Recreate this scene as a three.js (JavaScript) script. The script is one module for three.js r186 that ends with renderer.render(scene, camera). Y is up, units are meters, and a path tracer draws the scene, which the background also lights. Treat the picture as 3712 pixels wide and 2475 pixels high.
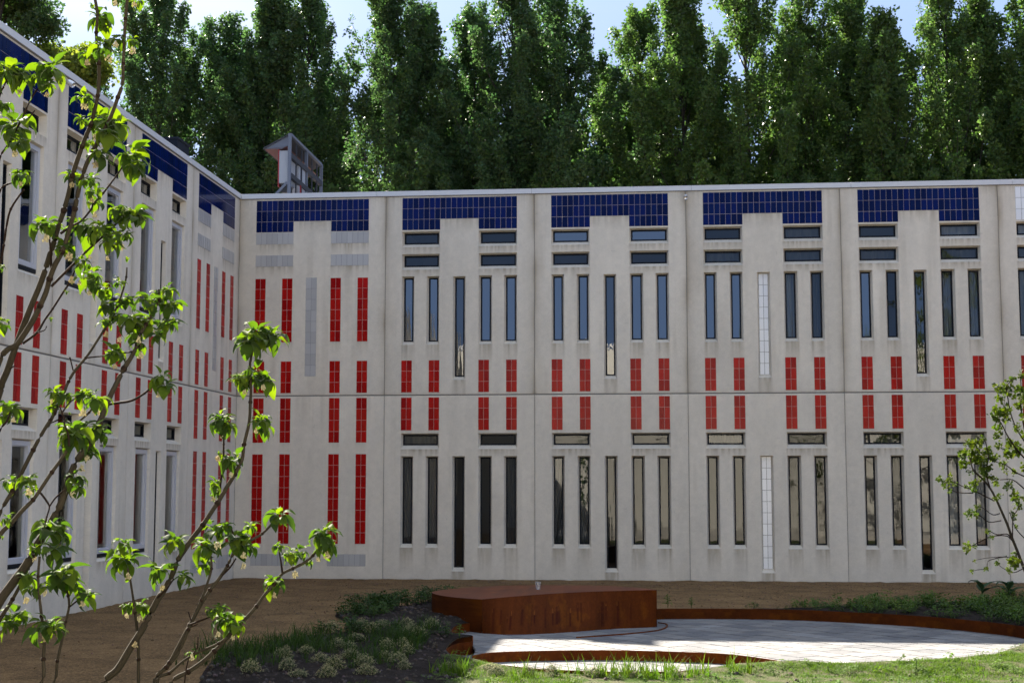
import * as THREE from 'three';
import { mergeGeometries as mergeRaw } from 'three/addons/utils/BufferGeometryUtils.js';

// ---------------------------------------------------------------- camera, sky, sun, exposure
const scene = new THREE.Scene();
const camera = new THREE.PerspectiveCamera(26.93, 1024 / 682, 0.1, 900);
camera.position.set(7.6013, 1.6914, 25.9407);
camera.rotation.order = 'YXZ';
camera.rotation.set(0.1012, 0.0937, 0);
camera.focus = 6.4;
camera.userData.fStop = 18;
scene.add(camera);
const SUN = new THREE.Vector3(-0.805, 1, -1.212).normalize();
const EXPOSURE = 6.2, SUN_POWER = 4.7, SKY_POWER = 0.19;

const renderer = new THREE.WebGLRenderer({ antialias: true });
renderer.setSize(1024, 682);
renderer.toneMapping = THREE.LinearToneMapping;
renderer.toneMappingExposure = EXPOSURE;
renderer.shadowMap.enabled = true;

// ---------------------------------------------------------------- noise
function rng(seed) { let a = seed >>> 0; return () => { a = (a + 0x6D2B79F5) >>> 0; let t = a; t = Math.imul(t ^ (t >>> 15), t | 1); t ^= t + Math.imul(t ^ (t >>> 7), t | 61); return ((t ^ (t >>> 14)) >>> 0) / 4294967296; }; }
const LAT = (() => { const r = rng(99), a = new Float32Array(65536); for (let i = 0; i < 65536; i++) a[i] = r(); return a; })();
function vn(x, y) {
  const xi = Math.floor(x), yi = Math.floor(y); let fx = x - xi, fy = y - yi;
  fx = fx * fx * (3 - 2 * fx); fy = fy * fy * (3 - 2 * fy);
  const x0 = xi & 255, x1 = (xi + 1) & 255, y0 = (yi & 255) << 8, y1 = ((yi + 1) & 255) << 8;
  const a = LAT[y0 | x0], b = LAT[y0 | x1], c = LAT[y1 | x0], d = LAT[y1 | x1];
  return a + (b - a) * fx + (c - a) * fy + (a - b - c + d) * fx * fy;
}
function fbm(x, y, n = 4) { let s = 0, a = 0.5, t = 0; for (let i = 0; i < n; i++) { s += a * vn(x, y); t += a; a *= 0.5; x = x * 2 + 17.3; y = y * 2 + 5.7; } return s / t; }
const clamp = (v, a = 0, b = 1) => Math.min(b, Math.max(a, v));
const smooth = (a, b, x) => { const t = clamp((x - a) / (b - a)); return t * t * (3 - 2 * t); };
const mix = (a, b, t) => a + (b - a) * t;
const toByte = v => { v = clamp(v); return Math.round(255 * (v <= 0.0031308 ? 12.92 * v : 1.055 * Math.pow(v, 1 / 2.4) - 0.055)); };

{ // the sky: one computed dome, made brighter overhead to lift the shaded walls, whiter towards the sun, with thin wisps of cirrus
  const W = 1024, H = 512, d = new Float32Array(W * H * 4), v = new THREE.Vector3();
  for (let j = 0; j < H; j++) for (let i = 0; i < W; i++) {
    const el = ((j + 0.5) / H - 0.5) * Math.PI, az = ((i + 0.5) / W - 0.5) * 2 * Math.PI;
    v.set(Math.cos(el) * Math.cos(az), Math.sin(el), Math.cos(el) * Math.sin(az));
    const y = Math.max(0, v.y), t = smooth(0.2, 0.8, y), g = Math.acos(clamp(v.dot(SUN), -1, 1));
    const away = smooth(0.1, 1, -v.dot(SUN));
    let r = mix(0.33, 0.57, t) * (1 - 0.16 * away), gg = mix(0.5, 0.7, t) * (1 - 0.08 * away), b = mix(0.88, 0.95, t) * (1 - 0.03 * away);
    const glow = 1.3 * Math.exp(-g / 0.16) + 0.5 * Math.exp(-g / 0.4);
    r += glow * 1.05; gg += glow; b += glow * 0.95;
    const c = smooth(0.52, 0.85, fbm(v.x * 3.1 + v.z * 1.2 + 9, v.y * 11 + v.x * 2 + 3, 5)) * 0.5 * smooth(0, 0.2, y);
    r = mix(r, 1.0, c); gg = mix(gg, 1.03, c); b = mix(b, 1.08, c);
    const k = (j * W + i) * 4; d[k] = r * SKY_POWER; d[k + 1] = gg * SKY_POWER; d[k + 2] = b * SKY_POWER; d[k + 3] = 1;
  }
  const tex = new THREE.DataTexture(d, W, H, THREE.RGBAFormat, THREE.FloatType);
  tex.mapping = THREE.EquirectangularReflectionMapping; tex.magFilter = tex.minFilter = THREE.LinearFilter; tex.needsUpdate = true;
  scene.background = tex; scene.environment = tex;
}
const sun = new THREE.DirectionalLight(new THREE.Color().setRGB(1, 0.915, 0.78), SUN_POWER);
sun.position.copy(SUN).multiplyScalar(80).add(new THREE.Vector3(6, 0, 8));
sun.target.position.set(6, 0, 8);
sun.castShadow = true; sun.shadow.mapSize.set(4096, 4096);
Object.assign(sun.shadow.camera, { left: -45, right: 45, top: 45, bottom: -45, near: 1, far: 200 });
scene.add(sun, sun.target);

// ---------------------------------------------------------------- helpers
const used = {};
function numbered(n) { const k = used[n] = (used[n] ?? -1) + 1; return k ? `${n}_${String(k).padStart(3, '0')}` : n; }
function tag(o, label, category, group, kind) { if (label) o.userData.label = label; if (category) o.userData.category = category; if (group) o.userData.group = group; if (kind) o.userData.kind = kind; return o; }
function thing(name, label, category, pos = [0, 0, 0], turn = 0, group) {
  const o = new THREE.Group(); o.name = numbered(name); o.position.set(...pos); o.rotation.y = turn; scene.add(o);
  return tag(o, label, category, group);
}
function part(parent, name, geo, mat) { const m = new THREE.Mesh(geo, mat); m.name = name; m.castShadow = m.receiveShadow = true; parent.add(m); return m; }
function copyOf(proto, label, group) { const c = proto.clone(); c.name = numbered(proto.name.replace(/_\d{3}$/, '')); c.userData = { ...proto.userData, label, group }; scene.add(c); return c; }
function std(rgb, rough = 0.8, o = {}) { const m = new THREE.MeshStandardMaterial({ roughness: rough, ...o }); m.color.setRGB(...rgb); return m; }
function matt(rgb, rough, spec, o = {}) { const m = new THREE.MeshPhysicalMaterial({ roughness: rough, specularIntensity: spec, ...o }); m.color.setRGB(...rgb); return m; }
function leafMat(rgb, trans = 0.5, rough = 0.92, o = {}) { const m = new THREE.MeshPhysicalMaterial({ roughness: rough, transmission: trans, thickness: 0, specularIntensity: 0.25, side: THREE.DoubleSide, ...o }); m.color.setRGB(...rgb); return m; }
function mergeGeometries(l) { if (l.some(g => !g.attributes.uv)) l.forEach(g => g.deleteAttribute('uv')); if (l.some(g => !g.index)) l = l.map(g => g.index ? g.toNonIndexed() : g); return mergeRaw(l); }
function box(w, h, d, x = 0, y = 0, z = 0) { return new THREE.BoxGeometry(w, h, d).translate(x, y, z); }
function span(x0, x1, y0, y1, z0, z1) { return box(x1 - x0, y1 - y0, z1 - z0, (x0 + x1) / 2, (y0 + y1) / 2, (z0 + z1) / 2); }
function geom(pos, idx, uv) { const g = new THREE.BufferGeometry(); g.setAttribute('position', new THREE.Float32BufferAttribute(pos, 3)); if (uv) g.setAttribute('uv', new THREE.Float32BufferAttribute(uv, 2)); g.setIndex(idx); g.computeVertexNormals(); return g; }
function texOf(W, H, f, srgb = true) { // f(u, v) gives linear colour
  const d = new Uint8Array(W * H * 4);
  for (let j = 0; j < H; j++) for (let i = 0; i < W; i++) {
    const c = f((i + 0.5) / W, (j + 0.5) / H), k = (j * W + i) * 4;
    for (let q = 0; q < 3; q++) d[k + q] = srgb ? toByte(c[q]) : Math.round(255 * clamp(c[q]));
    d[k + 3] = 255;
  }
  const t = new THREE.DataTexture(d, W, H); t.wrapS = t.wrapT = THREE.RepeatWrapping; t.magFilter = THREE.LinearFilter; t.minFilter = THREE.LinearMipmapLinearFilter; t.generateMipmaps = true;
  if (srgb) t.colorSpace = THREE.SRGBColorSpace; t.needsUpdate = true; return t;
}
function again(t, rx, ry) { const c = t.clone(); c.repeat.set(rx, ry); c.needsUpdate = true; return c; }
// tapered tube through points [x, y, z, radius]
function tube(pts, sides = 6, smoothN = 3) {
  let P = pts;
  if (smoothN > 1 && pts.length > 2) {
    const c = new THREE.CatmullRomCurve3(pts.map(p => new THREE.Vector3(p[0], p[1], p[2])), false, 'centripetal'), n = (pts.length - 1) * smoothN; P = [];
    for (let i = 0; i <= n; i++) { const t = i / n, v = c.getPoint(t), s = t * (pts.length - 1), k = Math.min(pts.length - 2, Math.floor(s)); P.push([v.x, v.y, v.z, mix(pts[k][3], pts[k + 1][3], s - k)]); }
  }
  const pos = [], uv = [], idx = [], T = new THREE.Vector3(), A = new THREE.Vector3(), B = new THREE.Vector3(); let len = 0;
  P.forEach((p, i) => {
    const a = P[Math.max(0, i - 1)], b = P[Math.min(P.length - 1, i + 1)];
    T.set(b[0] - a[0], b[1] - a[1], b[2] - a[2]).normalize();
    A.set(Math.abs(T.y) > 0.9 ? 1 : 0, Math.abs(T.y) > 0.9 ? 0 : 1, 0).cross(T).normalize(); B.copy(T).cross(A);
    if (i) len += Math.hypot(p[0] - P[i - 1][0], p[1] - P[i - 1][1], p[2] - P[i - 1][2]);
    for (let s = 0; s <= sides; s++) { const w = s / sides * 2 * Math.PI, c = Math.cos(w) * p[3], q = Math.sin(w) * p[3]; pos.push(p[0] + A.x * c + B.x * q, p[1] + A.y * c + B.y * q, p[2] + A.z * c + B.z * q); uv.push(s / sides, len * 4); }
    if (i) for (let s = 0; s < sides; s++) { const m = i * (sides + 1) + s, l = m - sides - 1; idx.push(l, l + 1, m, m, l + 1, m + 1); }
  });
  const n = P.length - 1; pos.push(...P[n].slice(0, 3)); uv.push(0.5, len * 4); const tip = pos.length / 3 - 1;
  for (let s = 0; s < sides; s++) idx.push(n * (sides + 1) + s, n * (sides + 1) + s + 1, tip);
  return geom(pos, idx, uv);
}
const inside = (x, z, poly) => { let c = false; for (let i = 0, j = poly.length - 1; i < poly.length; j = i++) { const [a, b] = poly[i], [d, e] = poly[j]; if ((b > z) !== (e > z) && x < (d - a) * (z - b) / (e - b) + a) c = !c; } return c; };
function nearest(x, z, poly) { let best = [x, z], bd = 1e9; for (let i = 0, j = poly.length - 1; i < poly.length; j = i++) { const [a, b] = poly[j], [c, d] = poly[i], l = (c - a) ** 2 + (d - b) ** 2 || 1e-9, t = clamp(((x - a) * (c - a) + (z - b) * (d - b)) / l), px = a + t * (c - a), pz = b + t * (d - b), q = (x - px) ** 2 + (z - pz) ** 2; if (q < bd) { bd = q; best = [px, pz]; } } return [best[0], best[1], Math.sqrt(bd)]; }
function curvy(pts, n = 6, closed = false) { const c = new THREE.CatmullRomCurve3(pts.map(p => new THREE.Vector3(p[0], 0, p[1])), closed, 'centripetal'); return c.getPoints((pts.length - (closed ? 0 : 1)) * n).map(v => [v.x, v.z]); }

// ---------------------------------------------------------------- the lie of the land
const groundY = (x, z) => -0.08 * smooth(9.4, 10.6, z) * smooth(2.5, 4.5, x) * (1 - smooth(22, 28, z)) - 0.08 * smooth(11, 12, z) * smooth(5, 6, x) * (1 - smooth(22, 28, z));
const HOLE = [[5.51, 7.92], [5.41, 7.99], [5.28, 8.34], [5.28, 8.89], [5.33, 9.24], [5.45, 9.42], [5.61, 9.55], [5.48, 9.72], [5.42, 10.04], [5.42, 10.4], [5.47, 10.61], [5.62, 11.01], [5.91, 11.33], [6.25, 11.6], [6.56, 11.78], [6.94, 11.86], [7.4, 11.88], [7.88, 11.77], [8.19, 11.56], [8.66, 11.3], [9.05, 11.22], [9.57, 11.22], [10.03, 11.14], [10.71, 10.79], [11.07, 10.56], [11.63, 9.89], [12, 9.3], [12.13, 8.7], [12.06, 8.22], [11.88, 7.82], [11.45, 7.26], [10.96, 6.81], [10.23, 6.39], [9.56, 6.1], [8.63, 6.02], [7.79, 6.1], [7.5, 6.4], [6.6, 7], [5.6, 7.85]];
const OUTLINE = curvy(HOLE.slice(0, 36), 4).concat(HOLE.slice(36));
const INNER = curvy([[5.74, 10.62], [5.89, 10.33], [6.44, 10.1], [7.27, 9.98], [7.93, 10.06], [8.41, 10.19], [8.79, 10.56], [9, 10.87], [9.05, 11.16]], 5);
// a sheet of square cells over a polygon (or a rectangle), its edge cells drawn to the outline, cut out round the paved hollow
function sheet(poly, hole, x0, x1, z0, z1, cell, yf, uvScale) {
  const nx = Math.round((x1 - x0) / cell), nz = Math.round((z1 - z0) / cell), W = nx + 1, ok = new Uint8Array(W * (nz + 1)), pos = new Float32Array(W * (nz + 1) * 3), uv = new Float32Array(W * (nz + 1) * 2);
  const near = new Uint8Array(W * (nz + 1));
  for (let j = 0; j <= nz; j++) for (let i = 0; i <= nx; i++) { const x = x0 + i * cell, z = z0 + j * cell; ok[j * W + i] = (!poly || inside(x, z, poly)) && !(hole && inside(x, z, hole)) ? 1 : 0; }
  for (let j = 0; j < nz; j++) for (let i = 0; i < nx; i++) { const q = [j * W + i, j * W + i + 1, (j + 1) * W + i, (j + 1) * W + i + 1]; if (q.some(k => ok[k])) q.forEach(k => near[k] = 1); }
  for (let j = 0; j <= nz; j++) for (let i = 0; i <= nx; i++) {
    let x = x0 + i * cell, z = z0 + j * cell; const k = j * W + i;
    if (!ok[k] && near[k]) { if (hole && inside(x, z, hole)) [x, z] = nearest(x, z, hole); else if (poly) [x, z] = nearest(x, z, poly); }
    pos[k * 3] = x; pos[k * 3 + 1] = yf(x, z); pos[k * 3 + 2] = z; uv[k * 2] = x / uvScale; uv[k * 2 + 1] = z / uvScale;
  }
  const idx = [];
  for (let j = 0; j < nz; j++) for (let i = 0; i < nx; i++) { const a = j * W + i, b = a + 1, c = a + W, d = c + 1; if (near[a] && near[b] && near[c] && near[d] && (ok[a] || ok[b] || ok[c] || ok[d])) idx.push(a, c, b, b, c, d); }
  return geom(pos, idx, uv);
}
// ---------------------------------------------------------------- ground
const grainTex = texOf(512, 512, (u, v) => { const a = vn(u * 256, v * 256), b = fbm(u * 64, v * 64, 3), q = 0.55 * a + 0.45 * b; return [q, q, q]; }, false);
const gravelTex = texOf(1024, 1024, (u, v) => {
  const s = vn(u * 256, v * 256), t = vn(u * 128 + 31, v * 128), m = fbm(u * 8, v * 8, 4), k = 0.62 + 0.5 * (s - 0.5) + 0.35 * (t - 0.5) + 0.5 * (m - 0.5), p = s > 0.86 ? 0.28 : 0;
  return [0.255 * k + p * 0.2, 0.158 * k + p * 0.14, 0.074 * k + p * 0.09];
});
const M = {
  gravel: matt([1, 1, 1], 0.95, 0.15, { map: gravelTex, bumpMap: grainTex, bumpScale: 0.008 }),
};
{
  const g = [sheet(null, OUTLINE, 0, 20, 0, 32, 0.1, (x, z) => groundY(x, z) + 0.012 * (fbm(x * 0.9, z * 0.9, 3) - 0.5) * smooth(0, 1.5, z) + 0.03 * fbm(x * 6, z * 6, 3) * Math.exp(-Math.min(x, z) / 0.15) - 0.004, 2.4)];
  const far = (x0, x1, z0, z1) => geom([x0, -0.01, z0, x1, -0.01, z0, x0, -0.01, z1, x1, -0.01, z1], [0, 2, 1, 1, 2, 3], [x0 / 2.4, z0 / 2.4, x1 / 2.4, z0 / 2.4, x0 / 2.4, z1 / 2.4, x1 / 2.4, z1 / 2.4]);
  g.push(far(-400, 400, -400, 0), far(-400, 0, 0, 32), far(20, 400, 0, 32), far(-400, 400, 32, 400));
  const m = new THREE.Mesh(mergeGeometries(g), M.gravel); m.name = 'ground'; m.receiveShadow = true; tag(m, 'reddish brown gravel ground of the courtyard running up to the walls', 'ground', null, 'structure'); scene.add(m);
}
const soilTex = texOf(512, 512, (u, v) => { const s = vn(u * 128, v * 128), m = fbm(u * 10, v * 10, 4), k = 0.45 + 0.6 * s + 0.7 * (m - 0.5); return [0.043 * k, 0.035 * k, 0.031 * k]; });
const lawnTex = texOf(512, 512, (u, v) => { const s = vn(u * 128, v * 128), m = fbm(u * 8 + 3, v * 8, 4), g = 0.45 + 0.55 * smooth(0.35, 0.65, m), k = 0.6 + 0.8 * s; return [mix(0.13, 0.045, g) * k, mix(0.105, 0.075, g) * k, mix(0.08, 0.015, g) * k]; });
M.soil = matt([1, 1, 1], 1, 0.1, { map: soilTex, bumpMap: grainTex, bumpScale: 0.02 });
M.lawn = matt([1, 1, 1], 1, 0.1, { map: lawnTex, bumpMap: grainTex, bumpScale: 0.02 });
const BED_A = curvy([[4.4, 4.2], [4.21, 5.47], [3.6, 6.32], [3.5, 7.22], [3.8, 8.01], [4.03, 8.74], [4.06, 9.43], [3.8, 9.6], [3.57, 10.02], [3.51, 11.01], [3.25, 11.39], [3.28, 11.77], [3.47, 12.75], [3.63, 13.4], [3.7, 15]], 4).concat([[6, 15], [6, 11.5], [5.6, 9.5], [5.5, 7.9], [6.2, 7], [5.4, 6.2], [4.9, 5]]);
const BED_B = curvy([[7.3, 6.3], [8, 5.85], [9, 5.75], [9.65, 5.55], [10.48, 5], [11.2, 4.5], [11.96, 4.25], [13.1, 4.1], [15, 4]], 4).concat([[15, 10.4], [12.3, 10.2], [11.9, 9], [11, 7.2], [9, 6.6]]);
const LAWN = [[5.45, 11.05], [5.7, 11.9], [5.2, 13], [4.2, 15], [3, 22.2], [15.1, 22.2], [15, 10], [12.2, 9.3], [11, 10.2], [9, 11], [7, 11.5], [6, 11]];
{
  const rough = (x, z) => groundY(x, z) + 0.012 * (fbm(x * 0.9, z * 0.9, 3) - 0.5) * smooth(0, 1.5, z);
  const mound = (poly, amp) => (x, z) => { const d = Math.min(nearest(x, z, poly)[2], nearest(x, z, OUTLINE)[2] * 1.2); return rough(x, z) + 0.004 + smooth(0, 0.35, d) * (0.012 + amp * fbm(x * 5, z * 5, 4)); };
  const add = (name, g, m, label, cat) => { const o = new THREE.Mesh(g, m); o.name = name; o.receiveShadow = true; o.castShadow = true; scene.add(o); tag(o, label, cat, null, 'structure'); };
  add('soil_bed', sheet(BED_A, OUTLINE, 3, 6.5, 3.6, 15.2, 0.05, mound(BED_A, 0.06), 0.8), M.soil, 'dark bare soil bed between the gravel and the rusty bench', 'soil');
  add('soil_bed_001', sheet(BED_B, OUTLINE, 7, 15.2, 3.6, 10.6, 0.06, mound(BED_B, 0.05), 0.8), M.soil, 'dark planted soil bed behind the long rusty edging strip', 'soil');
  add('lawn', sheet(LAWN, OUTLINE, 2.9, 15.3, 9, 22.3, 0.08, (x, z) => rough(x, z) + 0.024 + 0.03 * fbm(x * 4, z * 4, 3), 0.9), M.lawn, 'patchy sunlit lawn in front of the paved hollow', 'lawn');
  const walk = span(3, 22, -0.3, 0.02, 22.3, 29.6), g = walk; const m = new THREE.Mesh(g, std([0.4, 0.38, 0.34], 0.9)); m.name = 'path'; m.receiveShadow = true; scene.add(m); tag(m, 'pale walkway along the far side of the courtyard, mirrored in the panes', 'path', null, 'structure');
}

// ---------------------------------------------------------------- paving, edging, bench
const paverTex = texOf(256, 256, (u, v) => { const s = vn(u * 128, v * 128), m = fbm(u * 8, v * 8, 4), k = 0.9 + 0.25 * (s - 0.5) + 0.3 * (m - 0.5); return [k, k, k]; });
function clipHalf(poly, nx, nz, d) { const out = []; for (let i = 0; i < poly.length; i++) { const a = poly[i], b = poly[(i + 1) % poly.length], p = a[0] * nx + a[1] * nz - d, q = b[0] * nx + b[1] * nz - d; if (p <= 0) out.push(a); if ((p < 0 && q > 0) || (p > 0 && q < 0)) { const t = p / (p - q); out.push([a[0] + t * (b[0] - a[0]), a[1] + t * (b[1] - a[1])]); } } return out; }
{
  const mats = [[0.18, 0.178, 0.178], [0.225, 0.223, 0.222], [0.142, 0.142, 0.148], [0.2, 0.194, 0.188], [0.165, 0.163, 0.166]].map(c => matt(c, 0.85, 0.3, { map: paverTex, bumpMap: again(grainTex, 0.6, 0.6), bumpScale: 0.003 }));
  const bed = new THREE.Group(); bed.name = 'pavement'; scene.add(bed); tag(bed, 'round hollow paved with pale concrete slabs on the diagonal', 'pavement', null, 'structure');
  const oi = OUTLINE.findIndex(p => Math.hypot(p[0] - 9.05, p[1] - 11.22) < 0.02), li = OUTLINE.findIndex(p => Math.hypot(p[0] - 5.61, p[1] - 9.55) < 0.02);
  const main = OUTLINE.slice(0, li + 1).concat([[5.7, 10]], INNER, OUTLINE.slice(oi)), low = OUTLINE.slice(li, oi + 1).concat(INNER.slice().reverse(), [[5.7, 10]]);
  const sand = matt([0.03, 0.028, 0.026], 1, 0.1);
  const floor = (poly, y) => { const s = new THREE.Shape(poly.map(p => new THREE.Vector2(p[0], -p[1]))); return new THREE.ShapeGeometry(s).rotateX(-Math.PI / 2).translate(0, y, 0); };
  part(bed, 'subsoil', span(4.7, 12.9, -0.45, -0.32, 5.4, 12.6), sand);
  part(bed, 'bedding_sand', mergeGeometries([floor(main, -0.119), floor(low, -0.219)]), sand);
  const r = rng(12), A = 0.63, ux = Math.sin(A), uz = Math.cos(A), vx = -Math.cos(A), vz = Math.sin(A), L = 0.3, G = 0.0075;
  for (const [poly, y, x0, x1, z0, z1] of [[main, -0.11, 5, 12.4, 5.8, 11.6], [low, -0.21, 5.2, 9.3, 9.4, 12.1]]) {
    const cx = (x0 + x1) / 2, cz = (z0 + z1) / 2;
    for (let j = -18; j <= 18; j++) for (let i = -18; i <= 18; i++) {
      const a0 = (i + (j & 1 ? 0.5 : 0)) * L, b0 = j * L; let p = poly.map(q => [q[0] - cx, q[1] - cz]);
      p = clipHalf(p, ux, uz, a0 + L - G); if (p.length < 3) continue; p = clipHalf(p, -ux, -uz, -a0 - G); if (p.length < 3) continue; p = clipHalf(p, vx, vz, b0 + L - G); if (p.length < 3) continue; p = clipHalf(p, -vx, -vz, -b0 - G); if (p.length < 3) continue;
      let area = 0; p.forEach((q, k) => { const n = p[(k + 1) % p.length]; area += q[0] * n[1] - n[0] * q[1]; }); if (Math.abs(area) < 0.006) continue;
      const s = new THREE.Shape(p.map(q => new THREE.Vector2(q[0], -q[1])));
      const g = new THREE.ExtrudeGeometry(s, { depth: 0.03, bevelEnabled: false }).rotateX(-Math.PI / 2);
      const m = part(bed, 'paver', g, mats[Math.floor(r() * 5)]); m.position.set(cx, y - 0.03 + (r() - 0.5) * 0.003, cz);
    }
  }
}
function rust(W, H, sx, sy, marks) {
  return texOf(W, H, (u, v) => {
    const x = u * sx, y = v * sy; const m = fbm(x * 3, y * 3, 5), s = vn(x * 60, y * 60), st = fbm(x * 14, y * 1.2 + 5, 3); let k = 0.8 + 0.5 * (m - 0.5) + 0.22 * (s - 0.5) + 0.35 * (st - 0.5), red = 0, hi = 0; const o = smooth(0.55, 0.75, fbm(x * 5 + 7, y * 5, 4));
    if (marks) for (const [a, b, top, bot, w] of marks) if (u > a && u < b && v < top && v > bot) { const e = smooth(0, 0.012, u - a) * smooth(0, 0.012, b - u) * smooth(0, 0.06, v - bot) * smooth(0, 0.04, top - v); red = Math.max(red, w * e * (0.6 + 0.6 * vn(x * 40, 3))); if (v > top - 0.13) hi = Math.max(hi, w * e * smooth(0.5, 0.8, vn(x * 70, y * 9 + top * 50))); }
    const c = [0.078 + 0.03 * o, 0.0195 + 0.011 * o, 0.0035], d = [0.032, 0.005, 0.002];
    return [0, 1, 2].map(i => mix(mix(c[i], d[i], clamp(red * 1.15)), [0.22, 0.07, 0.012][i], clamp(hi * 0.8)) * k);
  });
}
{
  const r = rng(77), marks = [];
  for (const [c, n] of [[0.06, 2], [0.16, 5], [0.27, 2], [0.33, 2], [0.40, 1], [0.46, 3], [0.53, 2], [0.59, 2], [0.65, 2], [0.72, 4], [0.79, 1], [0.86, 1]]) for (let i = 0; i < n; i++) { const a = c + (i - n / 2) * 0.017 + r() * 0.006, w = 0.012 + r() * 0.02; marks.push([a, a + w, 0.62 + r() * 0.2, 0.12 + r() * 0.3, 0.5 + r() * 0.5]); }
  M.rustFace = matt([1.05, 1, 1], 0.8, 0.12, { map: rust(1024, 256, 3.2, 0.5, marks) });
  M.rust = matt([1, 1, 1], 0.8, 0.12, { map: rust(512, 512, 2, 2) });
  M.rustStrip = matt([1.6, 1.5, 1.3], 0.8, 0.15, { map: M.rust.map });  // rust lightened, putting bounced light into the colour of the strips
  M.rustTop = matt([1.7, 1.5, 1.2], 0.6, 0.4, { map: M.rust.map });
}
{ // the bench: a leaning-fronted block of rusty plate
  const ty = x => 0.3 + (x - 5.56) / 2.16 * 0.06;
  const back = curvy([[5.56, 8.2], [5.33, 7.97], [4.99, 7.5], [4.73, 6.84], [4.73, 6.56], [4.98, 6.05], [5.37, 5.8], [6.01, 5.78], [6.56, 5.98], [6.99, 6.2], [7.41, 6.62], [7.72, 7.22]], 5);
  const frontTop = curvy([[5.56, 8.2], [5.89, 7.86], [6.44, 7.44], [7.02, 7.25], [7.72, 7.22]], 8), frontLow = curvy([[5.57, 8.22], [5.9, 8.42], [6.49, 8.2], [7.03, 7.68], [7.71, 7.21]], 8);
  const wall = (top, low, flip) => { const pos = [], uv = [], idx = []; let l = 0, tot = 0; for (let i = 1; i < top.length; i++) tot += Math.hypot(top[i][0] - top[i - 1][0], top[i][1] - top[i - 1][1]); top.forEach((p, i) => { if (i) l += Math.hypot(p[0] - top[i - 1][0], p[1] - top[i - 1][1]); for (let k = 0; k <= 6; k++) { const t = k / 6; pos.push(mix(low[i][0], p[0], t), mix(-0.17, ty(p[0]), t), mix(low[i][1], p[1], t)); uv.push(l / tot, t); } if (i) for (let k = 0; k < 6; k++) { const a = (i - 1) * 7 + k, b = a + 7; if (flip) idx.push(a, a + 1, b, b, a + 1, b + 1); else idx.push(a, b, a + 1, b, b + 1, a + 1); } }); return geom(pos, idx, uv); };
  const bench = thing('rusty_bench', 'low wide bench of rusty weathering steel at the head of the paving', 'bench', [0, 0, 0]);
  part(bench, 'front_plate', wall(frontTop, frontLow, false), M.rustFace);
  part(bench, 'side_plate', wall(back, back, true), M.rust);
  const ring = back.concat(frontTop.slice(1, -1).reverse());
  const g = new THREE.ShapeGeometry(new THREE.Shape(ring.map(p => new THREE.Vector2(p[0], -p[1])))).rotateX(-Math.PI / 2), a = g.attributes.position;
  for (let i = 0; i < a.count; i++) { a.setY(i, ty(a.getX(i)) + 0.001); g.attributes.uv.setXY(i, a.getX(i) / 2, a.getZ(i) / 2); } g.computeVertexNormals();
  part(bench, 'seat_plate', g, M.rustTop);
}
function strip(pts, top, bot, t = 0.012) { // upright steel strip along a line
  const P = pts, pos = [], uv = [], idx = []; let l = 0;
  P.forEach((p, i) => { const a = P[Math.max(0, i - 1)], b = P[Math.min(P.length - 1, i + 1)], dx = b[0] - a[0], dz = b[1] - a[1], q = Math.hypot(dx, dz) || 1, nx = dz / q * t / 2, nz = -dx / q * t / 2; if (i) l += Math.hypot(p[0] - P[i - 1][0], p[1] - P[i - 1][1]);
    const yt = typeof top === 'function' ? top(i / (P.length - 1)) : top;
    for (const [s, y, v] of [[1, bot, 0], [1, yt, 1], [-1, yt, 1], [-1, bot, 0]]) { pos.push(p[0] + nx * s, y, p[1] + nz * s); uv.push(l / 2, y / 2 + v * 0.01); }
    if (i) for (let k = 0; k < 4; k++) { const c = (i - 1) * 4 + k, d = (i - 1) * 4 + (k + 1) % 4; idx.push(c, c + 4, d, d, c + 4, d + 4); } });
  const n = (P.length - 1) * 4; idx.push(0, 1, 2, 0, 2, 3, n, n + 2, n + 1, n, n + 3, n + 2);
  return geom(pos, idx, uv).toNonIndexed();
}
{
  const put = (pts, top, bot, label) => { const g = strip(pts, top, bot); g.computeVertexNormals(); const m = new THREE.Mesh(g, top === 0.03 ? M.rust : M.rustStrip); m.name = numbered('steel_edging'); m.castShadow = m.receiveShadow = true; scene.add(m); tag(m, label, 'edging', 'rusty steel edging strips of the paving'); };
  const at = (x, z) => { let k = 0, d = 1e9; OUTLINE.forEach((p, i) => { const q = Math.hypot(p[0] - x, p[1] - z); if (q < d) { d = q; k = i; } }); return k; };
  const run = (a, b) => OUTLINE.slice(a, b + 1), iBack = at(7.79, 6.1), iRight = at(12.13, 8.7), iMeet = at(9.05, 11.22), iLobe = at(5.61, 9.55);
  put([[7.6, 6.3], ...run(iRight, iBack).reverse()], 0.03, -0.2, 'long curved rusty edging strip behind the paving, below the leafy bed');
  put(run(iMeet, iRight).reverse(), t => mix(0.03, -0.068, smooth(0, 0.3, t)), -0.25, 'thin rusty edging strip between the sunlit paving and the lawn');
  put(INNER, -0.1, -0.3, 'curved rusty riser between the upper paving and the lower paved crescent');
  put(run(iLobe, iMeet).reverse(), t => mix(-0.1, -0.065, t), -0.3, 'rusty edging strip looping round the lower crescent beside white flowers');
  put([[5.6, 7.88], ...run(0, iLobe)].reverse(), -0.005, -0.3, 'short curved rusty edging strip at the left foot of the bench');
  put(curvy([[6.75, 8.66], [7.24, 8.28], [7.7, 7.77], [7.84, 7.27], [7.83, 6.85], [7.74, 6.71]], 5), -0.095, -0.2, 'low rusty ring strip let into the paving at the right foot of the bench');
}
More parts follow.
